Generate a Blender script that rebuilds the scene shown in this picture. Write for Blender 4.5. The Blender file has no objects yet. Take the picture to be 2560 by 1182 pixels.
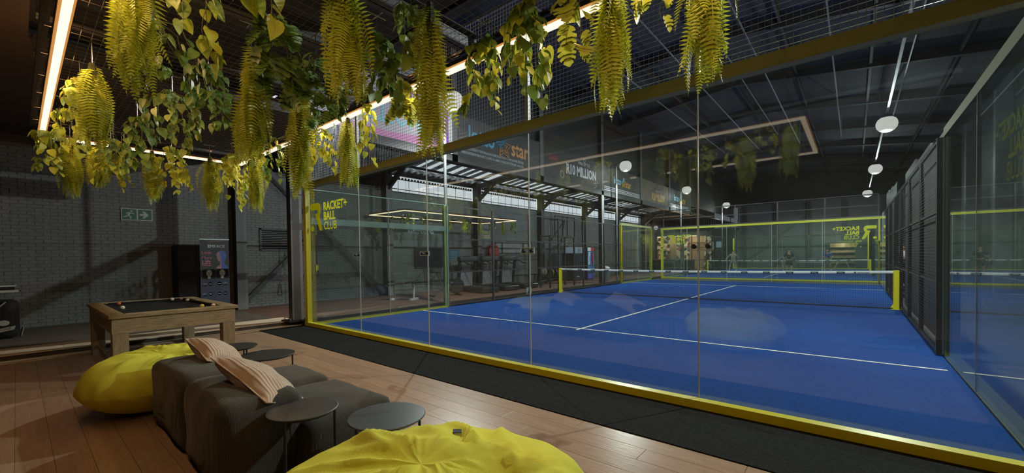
import bpy, math, random
from mathutils import Vector, Matrix, Euler, noise
PI = math.pi
random.seed(11)
S = bpy.context.scene
COL = S.collection

# ------------------------------------------------------------------ camera
cam_data = bpy.data.cameras.new('camera')
cam = bpy.data.objects.new('camera', cam_data)
COL.objects.link(cam)
S.camera = cam
YAW, PITCH, ROLL = -0.7014, -0.0187, -0.0139
_ca, _sa = math.cos(YAW), math.sin(YAW)
_f = Vector((_sa*math.cos(PITCH), _ca*math.cos(PITCH), math.sin(PITCH)))
_r = Vector((_ca, -_sa, 0))
_u = _r.cross(_f)
_r2 = _r*math.cos(ROLL) + _u*math.sin(ROLL)
_u2 = -_r*math.sin(ROLL) + _u*math.cos(ROLL)
_m = Matrix((_r2, _u2, -_f)).transposed().to_4x4()
_m.translation = Vector((9.1327, -4.1867, 1.4487))
cam.matrix_world = _m
cam_data.sensor_width = 36
cam_data.lens = 36*1032.32/2560
cam_data.shift_x = 0.0064
cam_data.shift_y = 0.02766
cam_data.clip_start = 0.05
cam_data.clip_end = 200

# ------------------------------------------------------------------ exposure, sky outside
S.view_settings.view_transform = 'Standard'
S.view_settings.look = 'None'
S.view_settings.exposure = 0.0
S.view_settings.gamma = 1.0
S.view_settings.use_curve_mapping = False
S.cycles.max_bounces = 8
S.cycles.diffuse_bounces = 3
S.cycles.glossy_bounces = 4
S.cycles.transmission_bounces = 8
S.cycles.transparent_max_bounces = 48
S.cycles.caustics_reflective = False
S.cycles.caustics_refractive = False
S.cycles.sample_clamp_indirect = 4.0
W = bpy.data.worlds.new('overcast_sky')
S.world = W
W.use_nodes = True
_bg = W.node_tree.nodes['Background']
_bg.inputs['Color'].default_value = (0.93, 0.96, 1.0, 1)
_bg.inputs['Strength'].default_value = 0.95

def lamp(name, kind, loc, energy, color, aim=None, size=0.0, angle=None, blend=0.5):
    l = bpy.data.lights.new(name, kind)
    l.energy = energy
    l.color = color
    o = bpy.data.objects.new(name, l)
    COL.objects.link(o)
    o.location = loc
    if kind in ('POINT', 'SPOT'):
        l.shadow_soft_size = size
    if kind == 'SPOT':
        l.spot_size = math.radians(angle or 120)
        l.spot_blend = blend
    if aim is not None:
        o.rotation_euler = (Vector(aim)-Vector(loc)).to_track_quat('-Z', 'Y').to_euler()
    return o

# floodlights on the two padel courts (their own light; the lamp housings are built further down)
COURT_W = (0.93, 1.0, 0.97)
FLOODS = [(0.38, 3.95), (0.38, 15.6), (0.25, 25.9), (0.2, 37.8), (10.0, 3.95), (10.0, 15.6), (10.0, 25.8), (9.9, 37.8)]
for fx, fy in FLOODS:
    k = 1 if fx < 5 else -1
    e = 1350 if fy < 21 else 1000
    lamp('floodlight_beam', 'SPOT', (fx + k*0.02, fy, 5.58), e, COURT_W, aim=(fx + k*2.9, fy, 0), size=0.05, angle=160, blend=0.4)
    lamp('floodlight_spill', 'POINT', (fx + k*0.02, fy, 5.56), e*(0.025 if k > 0 else 0.22), COURT_W, size=0.05)
# warm light of the LED frame over the lounge and the one over the gym
LED_Z = 3.02
LX0, LX1, LY0, LY1 = 1.45, 8.67, -3.95, -1.78
WARM = (1.0, 0.62, 0.28)
def led_light(x, y, e):
    lamp('led_glow', 'SPOT', (x, y, LED_Z-0.035), e, WARM, aim=(x, y, 0), angle=172, blend=0.25)
    lamp('led_spill', 'POINT', (x, y, LED_Z+0.14), e*(1.1 if y < -3.9 else 0.08), (1.0, 0.5, 0.2))
for i in range(12):
    x = LX0 + 0.3 + i*(LX1-LX0-0.6)/11
    for y in (LY0, LY1):
        led_light(x, y, 5.8)
for x in (LX0, LX1):
    for y in (-3.5, -2.86, -2.2):
        led_light(x, y, 5.8)
for y in (4.8, 6.3, 7.8, 9.2):
    lamp('led_glow', 'POINT', (-2.0, y, 3.0), 14.0, (1, 0.82, 0.6))

# ------------------------------------------------------------------ mesh helpers
class MB:
    """collects shapes; build() links them as one mesh object"""
    def __init__(s, root=None):
        s.v = []; s.f = []; s.m = []
        s.o = Vector(root.location) if root is not None else Vector((0, 0, 0))
    def add(s, vs, fs, mi=0):
        n = len(s.v)
        s.v.extend(tuple(p) for p in vs)
        s.f.extend(tuple(i+n for i in f) for f in fs)
        s.m.extend([mi]*len(fs))
        return s
    def box(s, x0, x1, y0, y1, z0, z1, mi=0):
        return s.add([(x0,y0,z0),(x1,y0,z0),(x1,y1,z0),(x0,y1,z0),(x0,y0,z1),(x1,y0,z1),(x1,y1,z1),(x0,y1,z1)],
                     [(0,3,2,1),(4,5,6,7),(0,1,5,4),(1,2,6,5),(2,3,7,6),(3,0,4,7)], mi)
    def cbox(s, x0, x1, y0, y1, z0, z1, b=0.01, mi=0):
        """box with chamfered upright and top edges"""
        def ring(i, z):
            return [(x0+i+b,y0+i,z),(x1-i-b,y0+i,z),(x1-i,y0+i+b,z),(x1-i,y1-i-b,z),(x1-i-b,y1-i,z),(x0+i+b,y1-i,z),(x0+i,y1-i-b,z),(x0+i,y0+i+b,z)]
        vs = ring(0, z0)+ring(0, z1-b)+ring(b, z1)
        fs = [tuple(range(7,-1,-1)), tuple(range(16,24))]
        for k in (0, 8):
            fs += [(k+i, k+(i+1)%8, k+8+(i+1)%8, k+8+i) for i in range(8)]
        return s.add(vs, fs, mi)
    def bar(s, p, q, w, h, up=(0,0,1), mi=0):
        p = Vector(p); q = Vector(q); d = (q-p).normalized()
        up = Vector(up)
        if abs(d.dot(up)) > 0.99: up = Vector((0,1,0))
        a = d.cross(up).normalized(); b = a.cross(d)
        a *= w/2; b *= h/2
        return s.add([p-a-b,p+a-b,p+a+b,p-a+b,q-a-b,q+a-b,q+a+b,q-a+b],
                     [(0,3,2,1),(4,5,6,7),(0,1,5,4),(1,2,6,5),(2,3,7,6),(3,0,4,7)], mi)
    def wire(s, p, q, r, n=4):
        p = Vector(p); q = Vector(q); d = (q-p).normalized()
        up = Vector((0,0,1)) if abs(d.z) < 0.9 else Vector((1,0,0))
        a = d.cross(up).normalized(); b = a.cross(d)
        vs = []
        for c in (p, q):
            vs += [c + a*r*math.cos(2*PI*i/n) + b*r*math.sin(2*PI*i/n) for i in range(n)]
        return s.add(vs, [(i, (i+1)%n, n+(i+1)%n, n+i) for i in range(n)])
    def tube(s, pts, r, n=8, cap=True, mi=0):
        pts = [Vector(p) for p in pts]
        rs = r if isinstance(r, (list, tuple)) else [r]*len(pts)
        vs = []; fs = []
        a = None
        for k, p in enumerate(pts):
            d = (pts[min(k+1, len(pts)-1)]-pts[max(k-1, 0)]).normalized()
            if a is None:
                up = Vector((0,0,1)) if abs(d.z) < 0.9 else Vector((1,0,0))
                a = d.cross(up).normalized()
            else:
                a = (a - d*a.dot(d)).normalized()
            b = d.cross(a)
            vs += [p + a*rs[k]*math.cos(2*PI*i/n) + b*rs[k]*math.sin(2*PI*i/n) for i in range(n)]
        for k in range(len(pts)-1):
            fs += [(k*n+i, k*n+(i+1)%n, (k+1)*n+(i+1)%n, (k+1)*n+i) for i in range(n)]
        if cap:
            fs += [tuple(range(n-1,-1,-1)), tuple((len(pts)-1)*n+i for i in range(n))]
        return s.add(vs, fs, mi)
    def lathe(s, prof, c=(0,0,0), n=24, mi=0, axis='z'):
        vs = []; fs = []
        for r, z in prof:
            for i in range(n):
                t = 2*PI*i/n
                if axis == 'z': p = (c[0]+r*math.cos(t), c[1]+r*math.sin(t), c[2]+z)
                elif axis == 'y': p = (c[0]+r*math.cos(t), c[1]+z, c[2]+r*math.sin(t))
                else: p = (c[0]+z, c[1]+r*math.cos(t), c[2]+r*math.sin(t))
                vs.append(p)
        for k in range(len(prof)-1):
            fs += [(k*n+i, k*n+(i+1)%n, (k+1)*n+(i+1)%n, (k+1)*n+i) for i in range(n)]
        fs += [tuple(range(n-1,-1,-1)), tuple((len(prof)-1)*n+i for i in range(n))]
        return s.add(vs, fs, mi)
    def ball(s, c, r, nu=16, nv=10, sc=(1,1,1), mi=0):
        prof = [(max(1e-4, math.sin(PI*k/nv)), -math.cos(PI*k/nv)) for k in range(nv+1)]
        n0 = len(s.v)
        s.lathe(prof, (0,0,0), nu, mi)
        for i in range(n0, len(s.v)):
            v = s.v[i]
            s.v[i] = (c[0]+v[0]*r*sc[0], c[1]+v[1]*r*sc[1], c[2]+v[2]*r*sc[2])
        return s
    def prism(s, poly, o, u, v, t, mi=0):
        """flat outline poly in the (u,v) frame at o, given thickness t along u x v"""
        o = Vector(o); u = Vector(u); v = Vector(v); w = u.cross(v).normalized()*t
        n = len(poly)
        a = [o+u*x+v*y for x, y in poly]
        vs = a + [p+w for p in a]
        fs = [tuple(range(n-1,-1,-1)), tuple(range(n, 2*n))]
        fs += [(i, (i+1)%n, n+(i+1)%n, n+i) for i in range(n)]
        return s.add(vs, fs, mi)
    def surf(s, fn, nu, nv, mi=0, wrap=False):
        vs = [fn(i/nu, j/nv) for j in range(nv+1) for i in range(nu if wrap else nu+1)]
        w = nu if wrap else nu+1
        fs = []
        for j in range(nv):
            for i in range(nu):
                i2 = (i+1) % w
                fs.append((j*w+i, j*w+i2, (j+1)*w+i2, (j+1)*w+i))
        return s.add(vs, fs, mi)
    def mesh(s, name, mats, smooth=False):
        me = bpy.data.meshes.new(name)
        o = s.o
        me.from_pydata([(p[0]-o.x, p[1]-o.y, p[2]-o.z) for p in s.v], [], s.f)
        for m in (mats if isinstance(mats, (list, tuple)) else [mats]):
            me.materials.append(m)
        if any(s.m):
            me.polygons.foreach_set('material_index', s.m)
        if smooth:
            me.polygons.foreach_set('use_smooth', [True]*len(me.polygons))
        me.update()
        return me
    def build(s, name, mats, parent=None, smooth=False):
        o = bpy.data.objects.new(name, s.mesh(name, mats, smooth))
        COL.objects.link(o)
        if parent is not None:
            o.parent = parent
        return o

def tag(o, label=None, cat=None, group=None, kind=None):
    if label: o['label'] = label
    if cat: o['category'] = cat
    if group: o['group'] = group
    if kind: o['kind'] = kind
    return o
def thing(name, label, cat, loc=(0,0,0), rz=0.0, group=None):
    o = bpy.data.objects.new(name, None)
    COL.objects.link(o)
    o.location = loc
    o.rotation_euler = (0, 0, rz)
    o.empty_display_size = 0.1
    return tag(o, label, cat, group)
def inst(name, me, parent, loc=(0,0,0), rot=(0,0,0), sc=1.0):
    o = bpy.data.objects.new(name, me)
    COL.objects.link(o)
    o.parent = parent
    o.location = loc
    o.rotation_euler = rot
    o.scale = (sc, sc, sc) if not isinstance(sc, (tuple, list)) else sc
    return o
def dup(root, loc, rz=None, label=None, group=None):
    def cp(o, par):
        c = o.copy(); COL.objects.link(c)
        if par is not None: c.parent = par
        for ch in list(o.children): cp(ch, c)
        return c
    r = cp(root, None)
    r.location = loc
    if rz is not None: r.rotation_euler = (0, 0, rz)
    if label: r['label'] = label
    if group: r['group'] = group
    return r
def lerp(a, b, t): return a+(b-a)*t

# ------------------------------------------------------------------ materials
def mat(name, c, r=0.5, m=0.0, var=0.0, vs=6.0, bump=0.0, bs=40.0, e=None, es=0.0, stretch=None, island=0.0, spec=0.5):
    M = bpy.data.materials.new(name)
    M.use_nodes = True
    nt = M.node_tree; N = nt.nodes; L = nt.links
    b = N['Principled BSDF']
    b.inputs['Base Color'].default_value = (*c, 1)
    b.inputs['Roughness'].default_value = r
    b.inputs['Metallic'].default_value = m
    b.inputs['Specular IOR Level'].default_value = spec
    if e is not None:
        b.inputs['Emission Color'].default_value = (*e, 1)
        b.inputs['Emission Strength'].default_value = es
    if var or bump or island:
        tc = N.new('ShaderNodeTexCoord')
        mp = N.new('ShaderNodeMapping')
        L.new(tc.outputs['Object'], mp.inputs['Vector'])
        if stretch: mp.inputs['Scale'].default_value = stretch
        oi = N.new('ShaderNodeObjectInfo')
        if island:
            ml = N.new('ShaderNodeMath'); ml.operation = 'MULTIPLY'; ml.inputs[1].default_value = 37.0
            L.new(oi.outputs['Random'], ml.inputs[0])
            L.new(ml.outputs[0], mp.inputs['Location'])
        out = None
        if var or island:
            mix = N.new('ShaderNodeMix'); mix.data_type = 'RGBA'; mix.blend_type = 'MULTIPLY'
            mix.inputs['Factor'].default_value = 1.0
            mix.inputs['A'].default_value = (*c, 1)
            if var:
                nz = N.new('ShaderNodeTexNoise')
                nz.inputs['Scale'].default_value = vs
                nz.inputs['Detail'].default_value = 5
                nz.inputs['Roughness'].default_value = 0.65
                L.new(mp.outputs[0], nz.inputs['Vector'])
                mr = N.new('ShaderNodeMapRange')
                mr.inputs['From Min'].default_value = 0.25; mr.inputs['From Max'].default_value = 0.75
                mr.inputs['To Min'].default_value = 1-var; mr.inputs['To Max'].default_value = 1+var
                L.new(nz.outputs['Fac'], mr.inputs['Value'])
                val = mr.outputs[0]
            if island:
                m2 = N.new('ShaderNodeMapRange')
                m2.inputs['To Min'].default_value = 1-island; m2.inputs['To Max'].default_value = 1+island
                L.new(oi.outputs['Random'], m2.inputs['Value'])
                if var:
                    mm = N.new('ShaderNodeMath'); mm.operation = 'MULTIPLY'
                    L.new(val, mm.inputs[0]); L.new(m2.outputs[0], mm.inputs[1]); val = mm.outputs[0]
                else: val = m2.outputs[0]
            L.new(val, mix.inputs['B'])
            L.new(mix.outputs['Result'], b.inputs['Base Color'])
        if bump:
            n2 = N.new('ShaderNodeTexNoise')
            n2.inputs['Scale'].default_value = bs
            n2.inputs['Detail'].default_value = 3
            L.new(mp.outputs[0], n2.inputs['Vector'])
            bp = N.new('ShaderNodeBump')
            bp.inputs['Strength'].default_value = bump
            bp.inputs['Distance'].default_value = 0.01
            L.new(n2.outputs['Fac'], bp.inputs['Height'])
            L.new(bp.outputs[0], b.inputs['Normal'])
    return M
def emat(name, c, s):
    return mat(name, (0.02, 0.02, 0.02), 0.6, e=c, es=s)
def glassmat(name, tint, dust=0.02, rough=0.0, refl=1.0, ior=1.33):
    """architectural glass: see-through, mirror reflection by Fresnel, a little dust"""
    M = bpy.data.materials.new(name); M.use_nodes = True
    nt = M.node_tree; N = nt.nodes; L = nt.links
    N.remove(N['Principled BSDF'])
    tr = N.new('ShaderNodeBsdfTransparent'); tr.inputs[0].default_value = (*tint, 1)
    gl = N.new('ShaderNodeBsdfGlossy'); gl.inputs['Roughness'].default_value = rough
    gl.inputs[0].default_value = (refl, refl, refl, 1)
    df = N.new('ShaderNodeBsdfDiffuse'); df.inputs[0].default_value = (0.75, 0.85, 0.8, 1)
    fr = N.new('ShaderNodeFresnel'); 
    ge = N.new('ShaderNodeNewGeometry'); io = N.new('ShaderNodeMapRange')   # same index seen from either face
    io.inputs['To Min'].default_value = ior; io.inputs['To Max'].default_value = 1/ior
    L.new(ge.outputs['Backfacing'], io.inputs['Value']); L.new(io.outputs[0], fr.inputs[0])
    m1 = N.new('ShaderNodeMixShader'); m2 = N.new('ShaderNodeMixShader')
    tc = N.new('ShaderNodeTexCoord'); nz = N.new('ShaderNodeTexNoise')
    nz.inputs['Scale'].default_value = 2.2; nz.inputs['Detail'].default_value = 6
    L.new(tc.outputs['Object'], nz.inputs['Vector'])
    mr = N.new('ShaderNodeMapRange')
    mr.inputs['From Min'].default_value = 0.35; mr.inputs['From Max'].default_value = 0.75
    mr.inputs['To Min'].default_value = dust*0.8; mr.inputs['To Max'].default_value = dust*1.3
    L.new(nz.outputs['Fac'], mr.inputs['Value'])
    L.new(mr.outputs[0], m2.inputs[0])
    L.new(fr.outputs[0], m1.inputs[0])
    L.new(tr.outputs[0], m1.inputs[1]); L.new(gl.outputs[0], m1.inputs[2])
    L.new(m1.outputs[0], m2.inputs[1]); L.new(df.outputs[0], m2.inputs[2])
    L.new(m2.outputs[0], N['Material Output'].inputs[0])
    return M

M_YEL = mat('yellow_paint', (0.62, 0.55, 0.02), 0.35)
M_YELB = mat('shaded_yellow_paint', (0.36, 0.38, 0.15), 0.45)  # frame yellow with shade in the colour, for beam faces left unlit
M_BLK = mat('black_steel', (0.012, 0.012, 0.013), 0.45)
M_BLKM = mat('black_matte', (0.01, 0.01, 0.01), 0.85)
M_DGREY = mat('dark_grey_steel', (0.045, 0.047, 0.05), 0.5)
M_GREY = mat('grey_steel', (0.16, 0.165, 0.175), 0.5, var=0.15, vs=3)
M_GALV = mat('galvanised_wire', (0.5, 0.5, 0.52), 0.4, 0.4)
M_BWIRE = mat('black_wire', (0.035, 0.036, 0.038), 0.4)
M_WHITE = mat('white_paint', (0.62, 0.62, 0.6), 0.5)
M_CHROME = mat('chrome', (0.6, 0.6, 0.62), 0.2, 1.0)
M_GLASS = glassmat('court_glass', (0.90, 0.945, 0.925), 0.009)
M_GLASSF = glassmat('front_court_glass', (0.90, 0.94, 0.925), 0.016, ior=1.62)
# ------------------------------------------------------------------ floors
M_SLAB = mat('concrete_slab', (0.03, 0.03, 0.032), 0.8, var=0.2)
def struct(name, mb, m, label, parent=None, smooth=False):
    o = mb.build(name, m, parent, smooth)
    return tag(o, label if parent is None else None, None, None, 'structure') if parent is None else o
struct('floor', MB().box(-4.6, 14.2, -8.6, 46.2, -0.12, -0.035), M_SLAB, 'dark concrete slab under the whole hall')

M_PLANK = mat('oak_plank', (0.40, 0.25, 0.16), 0.30, var=0.20, vs=5, stretch=(0.6, 7, 1), island=0.07, bump=0.08, bs=12)
fl = struct('floor', MB().box(-0.24, 13.0, -8.5, -0.98, -0.035, -0.008), M_SLAB, 'lounge floor of brown oak planks')
PW, PLN = 0.19, 1.26
_pv = []
for wv in (PLN, PLN*0.5, PLN*0.75):
    _pv.append((wv, MB().cbox(0.0012, wv-0.0012, 0.0008, PW-0.0008, -0.008, 0.0, 0.0012).mesh('plank', M_PLANK)))
for r in range(24):
    y = -1.0-PW*(r+1)
    x = -0.24
    first = _pv[r % 3]
    k = 0
    while x < 9.9 and not (x > 9.0 and y < -4.0):
        wv, me = first if k == 0 else _pv[0]
        inst('plank', me, fl, (x, y, 0))
        x += wv; k += 1
# the rest of the floor behind the camera, out of the picture
struct('floor', MB().box(-0.24, 13.0, -8.5, -5.57, -0.03, 0.0), M_PLANK, 'oak floor running on behind the seating')

M_CARP = mat('black_carpet', (0.022, 0.022, 0.023), 0.95, var=0.6, vs=60, bump=0.9, bs=130, spec=0.1)
tag(MB().box(-0.24, 12.5, -0.99, -0.11, -0.035, 0.006).build('carpet_runner', M_CARP), 'black carpet strip between oak floor and yellow rail of the glass front', 'carpet')

# raised step along the brick wall
M_TREAD = mat('pale_oak_tread', (0.62, 0.48, 0.33), 0.45, var=0.25, vs=4, stretch=(6, 0.5, 1), island=0.1)
M_RISER = mat('dark_riser', (0.06, 0.042, 0.03), 0.6, var=0.2)
M_BFLOOR = mat('brown_vinyl', (0.11, 0.085, 0.062), 0.55, var=0.2)
M_GFLOOR = mat('red_brown_rubber', (0.115, 0.055, 0.036), 0.6, var=0.3, vs=2)
st = struct('floor', MB().box(-4.3, -1.3, -8.5, -0.3, -0.035, 0.085), M_BFLOOR, 'brown raised floor along the grey brick wall behind the pool table')
MB().box(-1.3, -0.53, -8.5, -0.12, -0.035, 0.075).build('riser', M_RISER, st)
for k in range(7):
    y1 = -0.12-k*1.2
    for x0, x1 in ((-1.3, -0.92), (-0.917, -0.51)):
        MB().box(x0, x1, y1-1.197, y1, 0.075, 0.088).build('tread_board', M_TREAD, st)
    MB().box(-0.5, -0.24, y1-1.197, y1, -0.035, 0.012).build('tread_board', M_TREAD, st)
struct('floor', MB().box(-4.3, -0.5, -0.3, 30, -0.035, 0.085), M_GFLOOR, 'red brown rubber gym floor beyond the glass')
struct('floor', MB().box(-0.5, -0.16, -0.12, 42.2, -0.035, 0.07), M_BLKM, 'black kerb along the side of the blue court')
struct('floor', MB().box(-0.16, 10.2, 20.13, 21.9, -0.035, -0.004), M_SLAB, 'dark gap between the two courts')

# turf
def turfmat():
    M = mat('blue_turf', (0.022, 0.105, 0.60), 0.9, bump=1.0, bs=260, spec=0.05)
    nt = M.node_tree; N = nt.nodes; L = nt.links; b = N['Principled BSDF']
    tc = N.new('ShaderNodeTexCoord')
    n1 = N.new('ShaderNodeTexNoise'); n1.inputs['Scale'].default_value = 0.55; n1.inputs['Detail'].default_value = 3
    n2 = N.new('ShaderNodeTexNoise'); n2.inputs['Scale'].default_value = 26; n2.inputs['Detail'].default_value = 6; n2.inputs['Roughness'].default_value = 0.8
    mp = N.new('ShaderNodeMapping'); mp.inputs['Scale'].default_value = (1, 0.3, 1)
    L.new(tc.outputs['Object'], mp.inputs['Vector'])
    L.new(tc.outputs['Object'], n1.inputs['Vector']); L.new(mp.outputs[0], n2.inputs['Vector'])
    ad = N.new('ShaderNodeMath'); ad.operation = 'ADD'
    L.new(n1.outputs['Fac'], ad.inputs[0]); L.new(n2.outputs['Fac'], ad.inputs[1])
    rp = N.new('ShaderNodeValToRGB')
    rp.color_ramp.elements[0].position = 0.35; rp.color_ramp.elements[0].color = (0.006, 0.045, 0.21, 1)
    rp.color_ramp.elements[1].position = 0.72; rp.color_ramp.elements[1].color = (0.018, 0.085, 0.33, 1)
    h = N.new('ShaderNodeMath'); h.operation = 'MULTIPLY'; h.inputs[1].default_value = 0.5
    L.new(ad.outputs[0], h.inputs[0]); L.new(h.outputs[0], rp.inputs[0])
    L.new(rp.outputs[0], b.inputs['Base Color'])
    return M
M_TURF = turfmat()
M_LINE = mat('white_turf_line', (0.58, 0.58, 0.52), 0.9, var=0.15, vs=30)
def court_floor(y0, label):
    o = struct('floor', MB().box(-0.16, 10.08, y0-0.0, y0+20, -0.035, 0.0), M_TURF, label)
    for a in (MB().box(0, 10, y0+3.03, y0+3.08, 0, 0.004), MB().box(0, 10, y0+16.92, y0+16.97, 0, 0.004),
              MB().box(4.945, 4.995, y0+2.88, y0+17.1, 0.0005, 0.005)):
        a.build('court_line', M_LINE, o)
court_floor(0, 'blue padel court turf with white lines behind the front glass')
court_floor(22, 'blue turf of the second padel court farther back')
struct('floor', MB().box(10.08, 14.0, -0.1, 46, -0.035, -0.003), M_SLAB, 'dark floor strip beyond the side of the courts')

# ------------------------------------------------------------------ brick wall at the left
BAYS = [-0.1, 4.75, 9.55, 14.6, 19.5, 24.4, 29.3]
WX = -4.3
M_BRICK = mat('grey_painted_brick', (0.195, 0.20, 0.195), 0.75, var=0.15, vs=9, bump=0.35, bs=35, island=0.05)
M_MORTAR = mat('grey_painted_mortar', (0.175, 0.18, 0.175), 0.85, var=0.15)
wl = struct('wall_left', MB().box(WX-0.25, WX-0.012, -8.6, 30.2, -0.1, 4.0), M_MORTAR, 'grey painted brick wall running behind pool table and gym')
BL, BH, J = 0.225, 0.075, 0.009
brick_me = MB().add([(0,J/2,J/2),(0,BL-J/2,J/2),(0,BL-J/2,BH-J/2),(0,J/2,BH-J/2),
                     (0.012,J/2+.003,J/2+.003),(0.012,BL-J/2-.003,J/2+.003),(0.012,BL-J/2-.003,BH-J/2-.003),(0.012,J/2+.003,BH-J/2-.003)],
                    [(4,5,6,7),(0,1,5,4),(1,2,6,5),(2,3,7,6),(3,0,4,7)]).mesh('brick', M_BRICK)
_bulk = MB(); _n = 0
for row in range(52):
    z = 0.09+row*BH
    y = -4.7 + (BL/2 if row % 2 else 0)
    while y < 4.6:
        if not (0.40 < y+BL/2 < 2.75 and 1.74 < z+BH/2 < 2.42):
            if 0.12 < y < 2.2 and z < 2.6 and _n < 300:
                inst('brick', brick_me, wl, (WX-0.012 - random.random()*0.003, y, z)); _n += 1
            else:
                dx = -0.012-random.random()*0.003
                _bulk.add([(WX+dx+p.co.x, y+p.co.y, z+p.co.z) for p in brick_me.vertices], [tuple(f.vertices) for f in brick_me.polygons])
        y += BL
tag(_bulk.build('brickwork', M_BRICK, wl), kind='stuff')
# horizontal boarding of the gym wall
M_BOARD = mat('grey_boarding', (0.19, 0.21, 0.212), 0.7, var=0.2, vs=3, island=0.08)
for i in range(1, 6):
    for k in range(13):
        z0 = 0.085+k*0.30
        MB().box(WX-0.012, WX+0.004+0.006*(k % 2), BAYS[i]+0.12, BAYS[i+1]-0.12, z0, min(4.0, z0+0.29)).build('wall_board', M_BOARD, wl)

# columns on the wall and the inner row
M_COL = mat('column_grey', (0.15, 0.15, 0.155), 0.55, var=0.12, vs=3)
M_COLD = mat('column_dark', (0.02, 0.019, 0.019), 0.5)
def hcol(x, y, z0, z1, label, w=0.20, d=0.24, base=False):
    """H-section steel column, web along y"""
    t = 0.022
    b = MB().box(x+w/2-t, x+w/2, y-d/2, y+d/2, z0, z1, 0).box(x-w/2, x-w/2+t, y-d/2, y+d/2, z0, z1, 1).box(x-w/2+t, x+w/2-t, y-0.012, y+0.012, z0, z1, 1)  # flange towards the courts grey, web and other faces dark
    b.box(x-w/2+t, x+w/2-t, y-d/2, y-d/2+0.01, z0, z1, 1)
    o = struct('column', b, [M_COL, M_COLD], label)
    if base:
        MB().box(x-0.22, x+0.22, y-0.24, y+0.2, z0, z0+0.03).build('base_plate', M_COLD, o)
        for dx in (-0.16, 0.16):
            for dy in (-0.19, 0.15):
                MB().lathe([(0.018, 0.03), (0.018, 0.055), (0.01, 0.056), (0.01, 0.085)], (x+dx, y+dy, z0), 6).build('anchor_bolt', M_CHROME, o)
    return o
_ord = ['first', 'second', 'third', 'fourth', 'fifth', 'sixth', 'seventh']
for i, y in enumerate(BAYS):
    hcol(WX+0.17, y, 0.085, 4.95, f'{_ord[i]} steel column standing against the wall, counted from the lounge', 0.3, 0.26)
INN = [-0.15, 4.85, 9.62, 14.9, 19.85, 24.75, 29.4]
for i, y in enumerate(INN):
    hcol(-0.45 if i == 0 else -0.62, y, 0.086 if i in (0, 3) else 4.5, 9.0, f'{_ord[i]} tall column of the row between gym and courts, counted from the lounge', 0.2, 0.24, i == 0)

# cross bracing in the first bay
def brace(p, q, label):
    o = MB().bar(p, q, 0.014, 0.12, (1,0,0)).bar((p[0]+.05,p[1],p[2]), (q[0]+.05,q[1],q[2]), 0.12, 0.014, (1,0,0)).build('trim', M_DGREY)
    o['label'] = label; o['kind'] = 'structure'
    for c in (p, q):
        MB().box(c[0]-.03, c[0]+.02, c[1]-.09, c[1]+.09, c[2]-.09, c[2]+.09).build('gusset_plate', M_DGREY, o)
brace((WX+.12, 0.06, 0.32), (WX+.12, 1.78, 2.06), 'grey brace rising from the first wall column to the black louvre')
brace((WX+.16, 0.45, 4.35), (WX+.16, 4.52, 0.25), 'long grey brace falling to the foot of the second wall column')

# louvre
lv = thing('louvre_vent', 'black slatted louvre vent set into the grey brick wall', 'vent', (WX, 0.52, 1.78))
b = MB(lv)
for y0, y1, z0, z1 in ((0.46,0.52,1.76,2.40),(2.64,2.70,1.76,2.40),(0.46,2.70,1.72,1.78),(0.46,2.70,2.36,2.42)):
    b.box(WX-.02, WX+.03, y0, y1, z0, z1)
b.build('frame', M_DGREY, lv)
MB(lv).box(WX-.05, WX-.035, 0.5, 2.66, 1.76, 2.4).build('back_panel', M_BLKM, lv)
for k in range(11):
    z = 1.80+k*0.052
    MB(lv).add([(WX-.03,.52,z+.03),(WX-.03,2.64,z+.03),(WX+.015,2.64,z),(WX+.015,.52,z),(WX-.03,.52,z+.036),(WX-.03,2.64,z+.036),(WX+.018,2.64,z+.006),(WX+.018,.52,z+.006)],
        [(0,1,2,3),(7,6,5,4),(0,4,5,1),(3,2,6,7)]).build('slat', M_BLK, lv)

# clerestory windows of bays 1..5, dark slats in bay 0
M_POLY = mat('polycarbonate_sheet', (0.85,0.88,0.9), 0.3)
def clear_sheet():
    M = bpy.data.materials.new('clear_corrugated_sheet'); M.use_nodes = True
    N = M.node_tree.nodes; L = M.node_tree.links; N.remove(N['Principled BSDF'])
    t = N.new('ShaderNodeBsdfTransparent'); t.inputs[0].default_value = (0.93,0.94,0.96,1)
    d = N.new('ShaderNodeBsdfTranslucent'); d.inputs[0].default_value = (0.8,0.8,0.82,1)
    m = N.new('ShaderNodeMixShader'); m.inputs[0].default_value = 0.12
    L.new(t.outputs[0], m.inputs[1]); L.new(d.outputs[0], m.inputs[2]); L.new(m.outputs[0], N['Material Output'].inputs[0])
    return M
M_SHEET = clear_sheet()
M_SKYL = clear_sheet(); M_SKYL.name = 'milky_roof_sheet'
M_SKYL.node_tree.nodes['Transparent BSDF'].inputs[0].default_value = (.8,.82,.85,1)
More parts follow.
